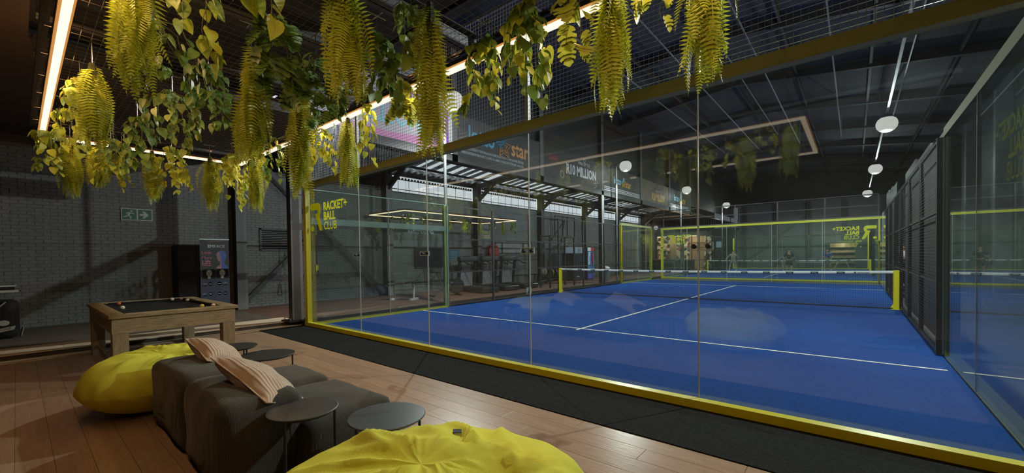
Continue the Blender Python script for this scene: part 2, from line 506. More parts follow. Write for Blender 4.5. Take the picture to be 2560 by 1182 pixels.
for i in range(1, 6):
    y0, y1 = BAYS[i]+.15, BAYS[i+1]-.15
    wn = tag(MB().box(WX-.06, WX-.045, y0, y1, 4.02, 4.66).build(f'window_{i}', M_SHEET), f'strip window high in the wall, bay {_ord[i]} from the lounge', None, None, 'structure')
    f = MB().box(WX-.08, WX+.02, y0-.05, y1+.05, 3.99, 4.03).box(WX-.08, WX+.02, y0-.05, y1+.05, 4.64, 4.68)
    f.build('window_frame', M_DGREY, wn)
    MB().box(WX-.04, WX-.02, y0, y1, 4.12, 4.145).build('rail', M_DGREY, wn)
    for k in range(1, 9):
        y = lerp(y0, y1, k/9)
        MB().box(WX-.04, WX-.028, y-.006, y+.006, 4.02, 4.60).build('glazing_bar', M_DGREY, wn)
    # dentil strip under the head
    dm = MB()
    for k in range(30):
        y = lerp(y0, y1, (k+.3)/30)
        dm.box(WX-.03, WX+.01, y, y+.07, 4.52, 4.58)
    dm.box(WX-.04, WX+.0, y0, y1, 4.495, 4.52)
    dm.build('head_strip', M_DGREY, wn)
struct('wall_left', MB().box(WX-.25, WX-.0, -8.6, -0.25, 4.0, 4.3).box(WX-.25, WX-.03, -0.25, BAYS[1], 4.0, 5.0).box(WX-.25, WX-.03, BAYS[1], 30.2, 4.68, 5.0).box(WX-.25, WX-.03, 29.2, 30.2, 4.0, 5.0), M_DGREY, 'dark upper wall over the brickwork')
sl = thing('slatted_screen', 'dark horizontal slats high on the wall before the strip windows', 'slats', (WX, 2.3, 4.0))
for k in range(9):
    MB(sl).box(WX-.02, WX+.03, 0.2, 4.5, 3.98+k*.085, 4.02+k*.085).build('slat', M_BLK, sl)

# lean-to roof of corrugated sheets, rafters, eaves beam
M_CORR = mat('corrugated_sheet', (0.72, 0.73, 0.75), 0.28, 0.75, var=0.15)
for i in range(0, 6):
    y0, y1 = BAYS[i], BAYS[i+1]
    n = 56
    def roof_pt(y, v):
        return (lerp(WX+.02, -0.7, v), y, lerp(4.80, 5.30, v) + 0.035*math.sin(y*2*PI/.30))
    def band(ya, yb, va, vb, ny=6):
        return [roof_pt(lerp(ya, yb, a/ny), lerp(va, vb, c)) for c in (0, 1) for a in range(ny+1)], [(a, a+1, ny+2+a, ny+1+a) for a in range(ny)]
    bb = MB(); strips = []
    ns = 9
    for k in range(ns):
        ya = lerp(y0, y1, k/ns); ym = lerp(y0, y1, (k+.55)/ns); yb = lerp(y0, y1, (k+1)/ns)
        if i == 0:
            bb.add(*band(ya, yb, 0, 1, 12)); continue
        bb.add(*band(ya, ym, 0, 1)); bb.add(*band(ym, yb, 0, .08)); bb.add(*band(ym, yb, .66, 1))
        strips.append(band(ym, yb, .08, .66))
    o = bb.build('roof', M_CORR, None, True); o['kind'] = 'structure'; o['label'] = f'corrugated lean-to roof over the gym, bay {_ord[i]} from the lounge'
    for sv in strips:
        MB().add(*sv).build('skylight_strip', M_SKYL, o, True)
    for xx, zz in ((-3.3, 4.86), (-2.2, 5.01), (-1.2, 5.14)):
        MB().box(xx-.04, xx+.04, y0, y1, zz-.1, zz-.02).build('purlin', M_DGREY, o)
for i in range(0, 7):
    y = BAYS[i]
    o = MB().bar((WX+.1, y, 4.66), (-0.62, INN[i], 5.02), 0.14, 0.22).bar((WX+.25, y, 4.05), (WX+1.15, y+.05, 4.72), 0.10, 0.16).build('beam', M_DGREY)
    o['kind'] = 'structure'; o['label'] = f'{_ord[i]} dark rafter with knee brace under the lean-to roof'
struct('beam', MB().box(-0.72, -0.52, -0.1, 30, 4.50, 4.72), M_DGREY, 'long dark beam carrying the advertising boards')

# hall: roof, far wall, other walls
M_ROOF = mat('dark_roof_sheet', (0.055, 0.062, 0.070), 0.7, var=0.25, vs=1.5)
M_PURL = mat('roof_purlin', (0.03, 0.034, 0.04), 0.6)
M_CLAD = mat('dark_cladding', (0.028, 0.031, 0.034), 0.6, var=0.2)
rf = MB()
rf.add([(-0.75,-8.7,8.65),(5,-8.7,9.4),(14.4,-8.7,8.2),(-0.75,46.4,8.65),(5,46.4,9.4),(14.4,46.4,8.2),(-0.75,-8.7,8.75),(5,-8.7,9.5),(14.4,-8.7,8.3),(-0.75,46.4,8.75),(5,46.4,9.5),(14.4,46.4,8.3)],
       [(0,3,4,1),(1,4,5,2),(6,7,10,9),(7,8,11,10),(0,6,9,3),(2,5,11,8)])
ro = struct('ceiling', rf, M_ROOF, 'dark roof of the hall high above the courts')
for k in range(9):
    y = 2+k*5.0
    MB().bar((-0.6, y, 8.55), (5, y, 9.2), 0.16, 0.3).bar((5, y, 9.2), (13.9, y, 8.1), 0.16, 0.3).build('roof_rafter', M_PURL, ro)
for k in range(6):
    x = 0.4+k*2.3
    z = 9.28-abs(x-5)*0.125
    MB().box(x-.04, x+.04, -8, 46, z-.16, z).build('purlin', M_PURL, ro)
M_PIPE = mat('conduit', (0.16, 0.17, 0.19), 0.5, 0.2)
for x, z, _cn in ((3.6, 7.1, 'first'), (5.25, 7.0, 'second'), (6.1, 7.6, 'third'), (7.02, 7.0, 'fourth'), (8.66, 7.0, 'fifth'), (10.34, 7.0, 'sixth')):
    o = MB().tube([(x, -1.5, z), (x, 21.5, z), (x, 21.8, 8.85-abs(x-5)*.125)], 0.022, 6).build('conduit', M_PIPE)
    tag(o, f'thin pale conduit under the hall roof, {_cn} from the advertising boards', 'pipe')
struct('wall_left', MB().box(-0.74, -0.70, INN[0], 46.2, 5.25, 9.4), M_CLAD, 'dark upper wall above the advertising boards')
M_RW = mat('right_wall_cladding', (0.055, 0.06, 0.062), 0.6, var=0.2, vs=2)
struct('wall_right', MB().box(13.3, 13.5, -8.7, 46.3, -0.1, 9.2), M_RW, 'dark clad wall beyond the side of the courts')
for k in range(9):
    struct('column', MB().box(12.9, 13.3, 3+k*5, 3.3+k*5, -0.03, 8.2), M_GREY, f'grey post of the side wall, number {k+1} from the lounge')
struct('wall_front', MB().box(-4.6, 14.4, -8.8, -8.6, -0.1, 9.4), M_CLAD, 'dark wall behind the lounge')
struct('wall_left', MB().box(-4.7, -4.5, -8.7, -0.2, 4.2, 9.4).box(-4.7, -0.7, -0.3, -0.2, 5.3, 9.4).box(-4.7,-0.7,-8.7,-0.2,8.6,8.7), M_CLAD, 'outer dark wall above the lounge ceiling')
M_BACK = mat('back_wall_grey', (0.17, 0.175, 0.18), 0.75, var=0.15, vs=1.2)
bw = struct('wall_back', MB().box(-4.7, 14.4, 46.1, 46.4, -0.1, 9.5), M_CLAD, 'grey end wall of the hall behind the second court')
for k in range(22):
    z0 = 0.0+k*0.3
    MB().box(-0.6, 13.2, 46.06-.012*(k % 2), 46.1, z0, z0+.295).build('wall_board', M_BACK, bw)
for x in (0.2, 3.0, 5.7, 8.4, 11.1):
    MB().box(x-.16, x+.16, 45.86, 46.05, 0, 6.5).build('pilaster', M_DGREY, bw)
for z in (2.1, 3.15, 4.5):
    MB().box(-0.4, 13, 45.95, 46.04, z-.06, z+.06).build('girt', M_DGREY, bw)
MB().bar((0.3, 45.82, 0.6), (5.4, 45.82, 5.0), .03, .14, (0,1,0)).bar((5.4, 45.84, 0.6), (0.5, 45.84, 5.0), .03, .14, (0,1,0)).build('brace', M_DGREY, bw)
# ------------------------------------------------------------------ lettering and logos
def text(s, size, m, parent, name, o, u, v, align='LEFT', bold=0.0, ext=0.002, sx=1.0):
    """lettering as a thin mesh standing at o in the frame (u, v)"""
    c = bpy.data.curves.new(name, 'FONT')
    c.body = s; c.size = 1.0; c.align_x = align; c.offset = bold; c.resolution_u = 2
    c.extrude = 0.0
    t = bpy.data.objects.new(name, c); COL.objects.link(t)
    bpy.context.view_layer.update()
    me = bpy.data.meshes.new_from_object(t.evaluated_get(bpy.context.evaluated_depsgraph_get()))
    bpy.data.objects.remove(t); bpy.data.curves.remove(c)
    u = Vector(u); v = Vector(v); w = u.cross(v).normalized()*ext; o = Vector(o)
    root = parent
    while root is not None and root.parent is not None: root = root.parent
    off = root.location if root is not None else Vector((0,0,0))
    for p in me.vertices:
        p.co = o + u*(p.co.x*size*sx) + v*(p.co.y*size) + w - off
    me.materials.clear(); me.materials.append(m)
    ob = bpy.data.objects.new(name, me); COL.objects.link(ob)
    if parent is not None: ob.parent = parent
    return ob
R_POLY = [(0.00,0.93),(0.10,1.0),(0.66,1.0),(0.80,0.95),(0.88,0.83),(0.86,0.66),(0.76,0.52),(0.97,0.10),(0.98,0.02),(0.90,0.0),(0.78,0.03),(0.44,0.56),(0.46,0.62),(0.62,0.63),(0.66,0.70),(0.60,0.76),(0.08,0.76)]
def club_logo(parent, o, u, v, h, m, s=1.0):
    """runner-like R with dot and three lines of lettering; o = lower left corner"""
    o = Vector(o); u = Vector(u); v = Vector(v)
    b = MB(parent)
    b.prism([(x*h*0.86, y*h) for x, y in R_POLY], o, u, v, 0.002)
    b.prism([(h*(0.13+0.10*math.cos(a)), h*(0.10+0.10*math.sin(a))) for a in [2*PI*i/16 for i in range(16)]], o, u, v, 0.002)
    b.build('club_emblem', m, parent)
    x = h*0.98
    text('RACKET+', h*0.40, m, parent, 'lettering', o+u*x+v*h*0.70, u, v, bold=0.028, sx=0.92)
    text('BALL', h*0.40, m, parent, 'lettering', o+u*x+v*h*0.365, u, v, bold=0.028, sx=0.92)
    text('CLUB', h*0.40, m, parent, 'lettering', o+u*x+v*h*0.03, u, v, bold=0.0, sx=0.92)

M_SEAM = mat('glass_seam', (0.42, 0.44, 0.44), 0.3)
M_STICK = mat('yellow_sticker', (0.75, 0.68, 0.02), 0.5)
_n = M_STICK.node_tree; _t = _n.nodes.new('ShaderNodeBsdfTranslucent'); _t.inputs[0].default_value = (.75,.68,.03,1); _x = _n.nodes.new('ShaderNodeMixShader'); _x.inputs[0].default_value = .5
_n.links.new(_n.nodes['Principled BSDF'].outputs[0], _x.inputs[1]); _n.links.new(_t.outputs[0], _x.inputs[2]); _n.links.new(_x.outputs[0], _n.nodes['Material Output'].inputs[0])
M_FILM = glassmat('frosted_film', (0.62, 0.66, 0.70), 0.34, 0.3)
M_STW = mat('pale_blue_sticker', (0.62, 0.72, 0.76), 0.5)
_n = M_STW.node_tree; _t = _n.nodes.new('ShaderNodeBsdfTranslucent'); _t.inputs[0].default_value = (.75,.84,.88,1); _x = _n.nodes.new('ShaderNodeMixShader'); _x.inputs[0].default_value = .5
_n.links.new(_n.nodes['Principled BSDF'].outputs[0], _x.inputs[1]); _n.links.new(_t.outputs[0], _x.inputs[2]); _n.links.new(_x.outputs[0], _n.nodes['Material Output'].inputs[0])
M_EDGE = mat('glass_edge', (0.25, 0.38, 0.33), 0.2)
M_PLATE = glassmat('clear_plate', (0.85, 0.88, 0.88), 0.06)
M_RIM = mat('pale_rim', (0.42, 0.46, 0.48), 0.5)
X, Y, Z = Vector((1,0,0)), Vector((0,1,0)), Vector((0,0,1))

def splice(par, x, y, z, u):
    """clear splice plate with pale rim and two black bolts on a pane joint"""
    u = Vector(u); n = u.cross(Z); c = Vector((x,y,z))
    if n.y > 0 : n = -n
    pb = MB(par).bar(c-u*.105+n*.006, c+u*.105+n*.006, .010, .072, Z).build('splice_plate', M_PLATE, par)
    f = MB(par)
    for a, b in (((-.105,-.036),(.105,-.036)),((-.105,.036),(.105,.036)),((-.105,-.036),(-.105,.036)),((.105,-.036),(.105,.036))):
        f.bar(c+u*a[0]+Z*a[1]+n*.008, c+u*b[0]+Z*b[1]+n*.008, .006, .016, n)
    f.build('rim', M_RIM, pb)
    for s in (-.062, .062):
        p = c+u*s
        MB(par).tube([p-n*.02, p+n*.022, p+n*.03], [.022,.022,.014], 12).build('bolt', M_BLK, pb)

def glass_wall(name, label, p, u, n, panes, out, gm, group=None, frame=True, seams=True, ends=(1,1), plates=(), zt=3.0, beam=True, rail=True):
    """p start on floor, u direction along, n outward normal, panes = widths"""
    p = Vector(p); u = Vector(u); n = Vector(n)
    t = thing(name, label, 'glass wall', p, 0, group)
    s = 0.0; L = sum(panes)
    def slab(a, b, z0, z1, d0, d1, nm, m, par=None):
        q0 = p+u*a+n*d0; q1 = p+u*b+n*d1
        return MB(t).box(min(q0.x,q1.x), max(q0.x,q1.x), min(q0.y,q1.y), max(q0.y,q1.y), z0, z1).build(nm, m, par or t)
    for i, w in enumerate(panes):
        slab(s+.004, s+w-.004, .03, zt, -.006, .006, 'pane', gm)
        if seams and i:
            slab(s-.005, s+.005, .03, zt, -.008, .008, 'seam', M_SEAM)
        s += w
    for x in plates:
        c = p+u*x
        splice(t, c.x, c.y, 1.525, u)
    if frame:
        if rail: slab(-.13 if ends[0] else 0, L+(.13 if ends[1] else 0), 0.0, .082, .012, .11, 'base_rail', M_YEL)
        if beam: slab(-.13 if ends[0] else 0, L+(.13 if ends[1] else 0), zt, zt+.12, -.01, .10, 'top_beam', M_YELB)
        if ends[0]: slab(-.13, 0, .082, zt, .0, .10, 'end_post', M_YEL)
        if ends[1]: slab(L, L+.13, .082, zt, .0, .10, 'end_post', M_YEL)
    return t
def wires(name, par, p, u, w, z0, z1, sp, r, m, vr=1.0, sph=None):
    b = MB(par); p = Vector(p); u = Vector(u)
    k = 0
    n = int(w/sp)
    for i in range(n+1):
        q = p+u*(i*w/n)
        b.wire((q.x,q.y,z0), (q.x,q.y,z1), r*vr, 3)
    n = int((z1-z0)/(sph or sp))
    for i in range(n+1):
        z = z0+(z1-z0)*i/n
        q = p+u*w
        b.wire((p.x,p.y,z), (q.x,q.y,z), r, 3)
    return tag(b.build(name, m, par), kind='stuff')

# front glass wall of the near court, 10 m in five panes
fg = glass_wall('glass_wall', 'long front glass wall with olive yellow top beam and yellow rail beside the black carpet', (0,0,0), X, -Y, [2]*5, -1, M_GLASSF, plates=(1.92, 3.93, 5.97, 8.025))
club_logo(fg, (0.04, -.009, 2.06), X, Z, 0.60, M_STICK)
up = thing('mesh_screen', 'wire mesh screen standing on the olive beam above the front glass', 'mesh screen', (0,0,3.12))
for x in (0, 2, 4, 6, 8, 10):
    MB(up).box(x-.025, x+.025, -.03, .02, 3.12, 4.75).build('post', M_WHITE if x else M_DGREY, up)
MB(up).box(0, 10, -.02, .02, 4.72, 4.76).build('top_rail', M_GREY, up)
wires('wire_mesh', up, (0,-.035,0), X, 10.0, 3.12, 4.74, 0.05, 0.0026, M_GALV)

# side walls of glass
ls = glass_wall('glass_wall', 'glass side wall with pale lettering and frosted band between gym and court', (0,0,0), Y, -X, [2,2], -1, M_GLASS, ends=(0,0), frame=False)
MB(ls).box(-.12,-.012,0,4.0,.0,.05).build('base_rail', M_YEL, ls)
MB(ls).box(-.02,.012,3.985,4.01,.03,3.0).build('edge_strip', M_EDGE, ls)
MB(ls).box(-.012,.012,0,4,2.985,3.003).build('edge_strip', M_EDGE, ls)
MB(ls).box(-.10,-.02,3.9,4.0,.05,3.0).build('end_post', M_YELB, ls)
for a, b in ((0.02,1.98),(2.02,3.98)):
    MB(ls).box(-.014,-.009,a,b,2.235,2.375).build('frosted_band', M_FILM, ls)
text('DAYTONA', .135, M_STW, ls, 'lettering', (-.016, 3.30, 2.13), -Y, Z, bold=.012, sx=1.05)
MB(ls).prism([(0,0),(.11,0),(.17,.10),(.12,.10),(.09,.04),(.03,.04),(.05,.075),(.13,.075),(.14,.105),(.03,.105)], (-.014,3.50,2.13), -Y, Z, .003).build('winged_badge', M_STW, ls)
text('LOTUS', .10, M_STW, ls, 'lettering', (-.016, 3.14, 2.545), -Y, Z, bold=.006, sx=1.3)
text('CLUB HOUSE', .045, M_STW, ls, 'lettering', (-.016, 3.12, 2.44), -Y, Z, bold=.004, sx=1.1)
rs = glass_wall('glass_wall', 'glass side wall with mirrored yellow lettering opposite the gym side', (10.07,0,0), Y, X, [2,2], 1, M_GLASS, ends=(0,0), beam=False)
M_OLD = mat('shaded_olive_paint', (0.15, 0.14, 0.05), 0.5)  # beam olive with shade mixed in, offsets strong floodlight on this frame
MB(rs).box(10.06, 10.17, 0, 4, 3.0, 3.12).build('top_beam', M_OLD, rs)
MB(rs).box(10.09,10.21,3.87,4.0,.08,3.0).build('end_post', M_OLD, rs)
MB(rs).box(10.06,10.084,3.985,4.01,.03,3.0).build('edge_strip', M_EDGE, rs)
club_logo(rs, (10.082, 0.02, 1.99), Y, Z, 0.55, M_STICK)

M_GREYW = mat('grey_wire', (0.08, 0.083, 0.085), 0.4)
def fence(name, label, x, y0, y1, zt, sp, r, m, side, rails=(1.02, 2.0), step=2.0):
    t = thing(name, label, 'mesh fence', (x, y0, 0))
    k = int(round((y1-y0)/step))
    for i in range(k+1):
        y = lerp(y0, y1, i/k)
        MB(t).box(x-.03+side*.03, x+.03+side*.03, y-.03, y+.03, 0.02, zt).build('post', M_DGREY, t)
    for z in rails+(zt-.02, .06):
        MB(t).box(x-.015+side*.03, x+.015+side*.03, y0, y1, z-.02, z+.02).build('rail', M_DGREY, t)
    wires('wire_mesh', t, (x, y0, 0), Y, y1-y0, .06, zt, sp, r, m, 0.28 if side > 0 else 1.0)
    return t
lf = fence('mesh_fence', 'dark wire mesh fence with posts between the gym and the near court', 0.0, 4.03, 16.0, 3.0, 0.05, 0.0018, M_BWIRE, -1)
rfn = fence('mesh_fence', 'wire mesh fence before the black boards at the side of the near court', 10.0, 4.03, 16.0, 3.0, 0.05, 0.0024, M_GREYW, 1)
fence('mesh_fence', 'wire mesh fence at the gym side of the second court', 0.0, 26.0, 38.0, 3.0, 0.1, 0.002, M_BWIRE, -1)
fence('mesh_fence', 'wire mesh fence at the far side of the second court', 10.0, 26.0, 38.0, 3.0, 0.1, 0.002, M_BWIRE, 1)
# black boards behind the mesh, with a gap at the net
M_BOARDB = mat('black_board', (0.02, 0.022, 0.023), 0.5, var=0.2, vs=2)
bd = thing('board_screen', 'row of tall black boards standing close behind the mesh fence', 'screen', (10.2, 4, 0))
for a, b, zt in ((4.25,6.6,3.3),(6.62,9.0,3.42),(9.02,11.4,3.54),(14.3,16.4,3.72),(16.42,18.4,3.82),(18.42,20.0,3.92)):
    MB(bd).box(10.19, 10.23, a, b, 0.0, zt).build('panel', M_BOARDB, bd)
MB(bd).bar((10.17, 7.6, 1.02), (10.17, 7.6, 1.24), .02, .05).build('door_handle', M_CHROME, bd)

# far end of near court
g20 = glass_wall('glass_wall', 'glass end wall of the near court with mirrored yellow lettering', (0,20,0), X, Y, [2]*5, 1, M_GLASS, beam=False, rail=False)
MB(g20).box(-.05, 10.05, 19.98, 20.02, 2.99, 3.02).build('edge_strip', M_DGREY, g20)
club_logo(g20, (9.90, 20.02, 2.02), -X, Z, 0.60, M_STICK)
l20 = glass_wall('glass_wall', 'glass side wall with stacked yellow lettering at the far gym corner of the near court', (0,16,0), Y, -X, [2,2], -1, M_GLASS, ends=(1,0))
club_logo(l20, (-.012, 19.6, 2.1), -Y, Z, 0.55, M_STICK)
glass_wall('glass_wall', 'glass side wall by the black boards at the far end of the near court', (10,16,0), Y, X, [2,2], 1, M_GLASS, ends=(0,1), beam=False)
# second court
g22 = glass_wall('glass_wall', 'yellow framed front glass wall of the second court, lettering readable', (0,22,0), X, -Y, [2]*5, -1, M_GLASS)
club_logo(g22, (0.28, 21.98, 2.10), X, Z, 0.56, M_STICK)
M_YB2 = mat('bright_yellow_beam', (0.68, 0.62, 0.03), 0.4)
MB(g22).box(-.13, 10.13, 21.885, 21.9, 3.0, 3.12).build('beam_face', M_YB2, g22)
up2 = thing('mesh_screen', 'wire mesh screen above the front glass of the second court', 'mesh screen', (0,22,3.12))
for x in (0,2,4,6,8,10):
    MB(up2).box(x-.025, x+.025, 21.97, 22.03, 3.12, 4.2).build('post', M_DGREY, up2)
for z in (3.16, 3.66, 4.18):
    MB(up2).box(0, 10, 21.98, 22.02, z-.02, z+.02).build('rail', M_DGREY, up2)
wires('wire_mesh', up2, (0,22,0), X, 10, 3.14, 4.18, .1, .002, M_BWIRE)
glass_wall('glass_wall', 'glass side wall at the near gym corner of the second court', (0,22,0), Y, -X, [2,2], -1, M_GLASS, ends=(0,1), beam=False)
glass_wall('glass_wall', 'glass side wall at the near boards corner of the second court', (10,22,0), Y, X, [2,2], 1, M_GLASS, ends=(0,1), beam=False)
g42 = glass_wall('glass_wall', 'glass end wall closing the second court, small mirrored lettering', (0,42,0), X, Y, [2]*5, 1, M_GLASS, beam=False)
club_logo(g42, (9.64, 42.02, 1.86), -X, Z, 0.60, M_STICK)

# ------------------------------------------------------------------ nets
M_BAND = mat('white_net_band', (0.6, 0.61, 0.6), 0.7)
M_NET = mat('black_net_cord', (0.012, 0.012, 0.014), 0.8)
M_PATCH = mat('dark_green_patch', (0.015, 0.04, 0.035), 0.6)
def net(y, label, sp, r):
    t = thing('net', label, 'net', (5, y, 0))
    for x, s in ((0.06, -1), (9.94, 1)):
        MB(t).cbox(x-.055, x+.055, y-.05, y+.05, 0.0, 0.98, .008).build('post', M_YEL, t)
        pl = MB(t).box(x-.10, x+.10, y-.07, y+.07, 0.0, .015).add([(x+s*-.055,y-.01,.015),(x+s*-.12,y-.01,.015),(x+s*-.055,y-.01,.14),(x+s*-.055,y+.01,.015),(x+s*-.12,y+.01,.015),(x+s*-.055,y+.01,.14)], [(0,1,2),(5,4,3),(1,4,5,2)])
        pl.build('foot_plate', M_YEL, t)
    top = lambda x: 0.90 - 0.045*(1-((x-5)/4.9)**2)
    b = MB(t)
    n = int(9.76/sp)
    for i in range(n+1):
        x = lerp(.12, 9.88, i/n)
        b.wire((x,y,.03), (x,y,top(x)), r, 3)
    m = int(.86/sp)
    for k in range(m+1):
        for i in range(10):
            xa = lerp(.12,9.88,i/10); xb = lerp(.12,9.88,(i+1)/10)
            b.wire((xa,y,lerp(.03,top(xa),k/m)), (xb,y,lerp(.03,top(xb),k/m)), r, 3)
    tag(b.build('net_cord', M_NET, t), kind='stuff')
    hem = MB(t)
    for i in range(24):
        xa = lerp(.12,9.88,i/24); xb = lerp(.12,9.88,(i+1)/24)
        hem.bar((xa,y,.025), (xb,y,.025), .02, .03)
    hem.build('hem', M_NET, t)
    def fn(u, v):
        x = lerp(.11, 9.89, u); a = v*2*PI
        return (x, y+.012*math.cos(a), top(x)+.035+.036*math.sin(a))
    b = MB(t); b.surf(fn, 40, 8); bb = b.build('top_band', M_BAND, t, True)
    for i in range(15):
        x = 0.95+i*0.565
        p = MB(t).box(x-.085, x+.085, y-.0185, y-.014, top(x)+.012, top(x)+.058).build('sponsor_patch', M_PATCH, bb)
        if y < 12:
            text('MILO', .03, M_STW, bb, 'lettering', (x-.05, y-.019, top(x)+.024), X, Z, sx=1.3) if False else None
            MB(t).box(x-.055, x+.045, y-.0200, y-.0186, top(x)+.026, top(x)+.038).build('patch_stripe', M_STW, bb)
    for x in (0.32, 9.15):
        MB(t).lathe([(.001,0),(.022,0),(.022,.002),(.001,.002)], (x, y-.0185, top(x)+.035), 14, axis='y').build('round_mark', M_DGREY, bb)
        text('PREMIUM PADEL', .04, M_DGREY, bb, 'lettering', (x+.05, y-.0195, top(x)+.022), X, Z, sx=.8)
    return t
net(10, 'padel net with white band and yellow posts across the near blue court', .045, .0022)
net(32, 'smaller looking net with white band across the second court behind the players', .09, .003)

# ------------------------------------------------------------------ floodlights
M_LAMP = emat('floodlight_lens', (1.0, 0.98, 0.92), 0.62)
M_POLE = mat('pale_pole', (0.20, 0.205, 0.21), 0.5)
FL_LABELS = ['floodlight on a tall pale pole by the mesh screen, first on the gym side', 'floodlight on a pole beside the boards, second on the gym side',
             'floodlight over the gap between the courts, third on the gym side', 'floodlight over the second court, fourth on the gym side',
             'floodlight out of sight over the side glass near the lounge', 'largest of three floodlights hung in line above the black boards',
             'middle of three floodlights hung in line above the black boards', 'smallest of three floodlights hung in line above the black boards']
for i, (x, y) in enumerate(FLOODS):
    s = 1 if x < 5 else -1
    t = thing('floodlight', FL_LABELS[i], 'floodlight', (x, y, 0 if s > 0 else 6.0), 0, 'floodlights over the courts')
    c = Vector((x, y, 5.98)); d = Vector((s*.55, .1 if y in (3.95,25.9,25.8) else -.1, -.8)).normalized()
    MB(t).lathe([(.05,.30),(.12,.26),(.17,.20),(.18,.16),(.02,.16)][::-1], (x,y,5.98), 20).build('housing', M_DGREY, t)
    MB(t).lathe([(.02,-.34),(.12,-.32),(.21,-.27),(.275,-.18),(.30,-.07),(.285,.03),(.24,.11),(.17,.165)], (x,y,5.98), 24).build('lens', M_LAMP, t, True)
    if s > 0:
        yy = y+.18
        MB(t).tube([(-.2,yy,0.07),(-.2,yy,6.0),(-.1,yy-.06,6.1),(x-.02,y,6.1)], .045, 8).build('pole', M_POLE, t)
    else:
        MB(t).box(x-.02, x+.02, y-.02, y+.02, 6.05, 6.28).build('bracket', M_DGREY, t)
    MB(t).tube([c-d*.05+Vector((0,-.19,0)), c+Vector((0,-.19,.14)), c+Vector((0,.19,.14)), c-d*.05+Vector((0,.19,0))], .012, 6).build('yoke', M_DGREY, t)
_lr = MB().box(9.97, 10.03, -1.0, 44, 6.28, 6.34)
for _y in (0, 10, 21, 32, 43):
    _lr.box(9.99, 10.01, _y-.01, _y+.01, 6.34, 8.8)
tag(_lr.build('lighting_rail', M_GREY), 'long pale rail from which three floodlights hang', 'rail')

# ------------------------------------------------------------------ advertising boards
M_BD = mat('board_charcoal', (0.075, 0.075, 0.075), 0.6, var=0.1)
M_BDB = mat('board_black', (0.045, 0.043, 0.042), 0.6, var=0.1)
M_BDG = mat('board_bronze', (0.16, 0.13, 0.09), 0.6, var=0.4, vs=1.5)
M_BDW = mat('board_white_pink', (0.55, 0.5, 0.56), 0.5)
M_LB = mat('sign_blue', (0.10, 0.38, 0.62), 0.5); M_LY = mat('sign_amber', (0.72, 0.42, 0.06), 0.5); M_LO = mat('sign_orange', (0.72, 0.33, 0.12), 0.5)
M_LW = mat('sign_white', (0.62, 0.63, 0.66), 0.5); M_LR = mat('sign_red', (0.45, 0.05, 0.04), 0.5); M_LP = mat('sign_purple', (0.32, 0.10, 0.62), 0.5); M_LK = mat('sign_pink', (0.72, 0.28, 0.55), 0.5); M_LC = mat('sign_cyan', (0.30, 0.62, 0.72), 0.5)
BX = -0.535
def board(i, m, label, z1=6.02):
    y0, y1 = INN[i]+.16, INN[i+1]-.16
    t = thing('advertising_board', label, 'billboard', (-.57, (y0+y1)/2, 4.72))
    MB(t).box(-.60, BX-.004, y0, y1, 4.74, z1).build('face', m, t)
    b = MB(t)
    b.box(-.62, BX, y0-.03, y1+.03, 4.70, 4.745).box(-.62, BX, y0-.03, y1+.03, z1-.005, z1+.03).box(-.62, BX, y0-.03, y0+.01, 4.7, z1).box(-.62, BX, y1-.01, y1+.03, 4.7, z1)
    b.build('frame', M_DGREY, t)
    return t, y0, y1
def star(par, y, z, r, ma, mb):
    for k in range(5):
        b = MB(par)
        a0 = PI/2+k*2*PI/5
        P = lambda a, q: (BX+.004, y-q*math.cos(a)*-1 if False else y+q*math.cos(a), z+q*math.sin(a))
        for s in (-1, 1):
            b.bar(P(a0, r), P(a0+s*PI/5, r*.45), .02, .05, (1,0,0))
            b.bar(P(a0, r*.55), P(a0+s*PI/5, r*.22), .02, .03, (1,0,0))
        b.build('star_point', ma if k in (0, 1) else mb, par)
def lotto(i, label, ma, mb, fy, sz, fine):
    t, y0, y1 = board(i, M_BD, label)
    y = lerp(y0, y1, fy)
    text('lotto', sz, ma, t, 'lettering', (BX, y-.36*sz/.6, 5.26), Y, Z, 'RIGHT', .02, sx=.85)
    star(t, y, 5.40, .33*sz/.6, ma, mb)
    text('star', sz, mb, t, 'lettering', (BX, y+.34*sz/.6, 5.20), Y, Z, 'LEFT', .02, sx=.85)
    if fine:
        for k, s in enumerate(('LOTTOSTAR IS LICENSED BY THE MPUMALANGA ECONOMIC REGULATOR NO. 9-2-1-09690. NATIONAL RESPONSIBLE', 'GAMBLING PROGRAMME 0800 006 008. TS & CS APPLY. ALL GAMBLES HAVE RISK. PLAY WITHIN LIMITS. 18 AND OVER')):
            text(s, .125, M_LW, t, 'lettering', (BX, y0+.12, 4.98-k*.15), Y, Z, sx=.50, bold=.004)
    else:
        for k in range(3):
            MB(t).box(BX-.003, BX+.003, y0+.03, y1-.1, 4.79+k*.085, 4.835+k*.085).build('white_stripe', M_LW, t)
    return t
t0, y0, y1 = board(0, M_BDW, 'pale pink and blue advertising board reading MILLION, seen through the wire mesh', 6.3)
text('R10 MILLION', .95, M_LC, t0, 'lettering', (BX, 3.55, 5.15), Y, Z, 'RIGHT', .03, sx=.62)
text('LOTTO', .36, M_LP, t0, 'lettering', (BX, 3.5, 5.93), Y, Z, 'RIGHT', .02, sx=.8)
MB(t0).prism([(0,0),(4.4,0),(4.4,.42),(3.6,.28),(2.4,.16),(1.2,.2),(0,.1)], (BX-.003,.12,4.75), Y, Z, .003).build('pink_splash', M_LK, t0)
MB(t0).prism([(0,0),(.55,0),(.55,1.1),(.35,1.2),(.15,.8),(.0,.5)], (BX-.001,4.05,4.9), Y, Z, .003).build('purple_patch', M_LP, t0)
text('$', .62, M_LO, t0, 'lettering', (BX+.005, 4.15, 5.15), Y, Z, bold=.03)
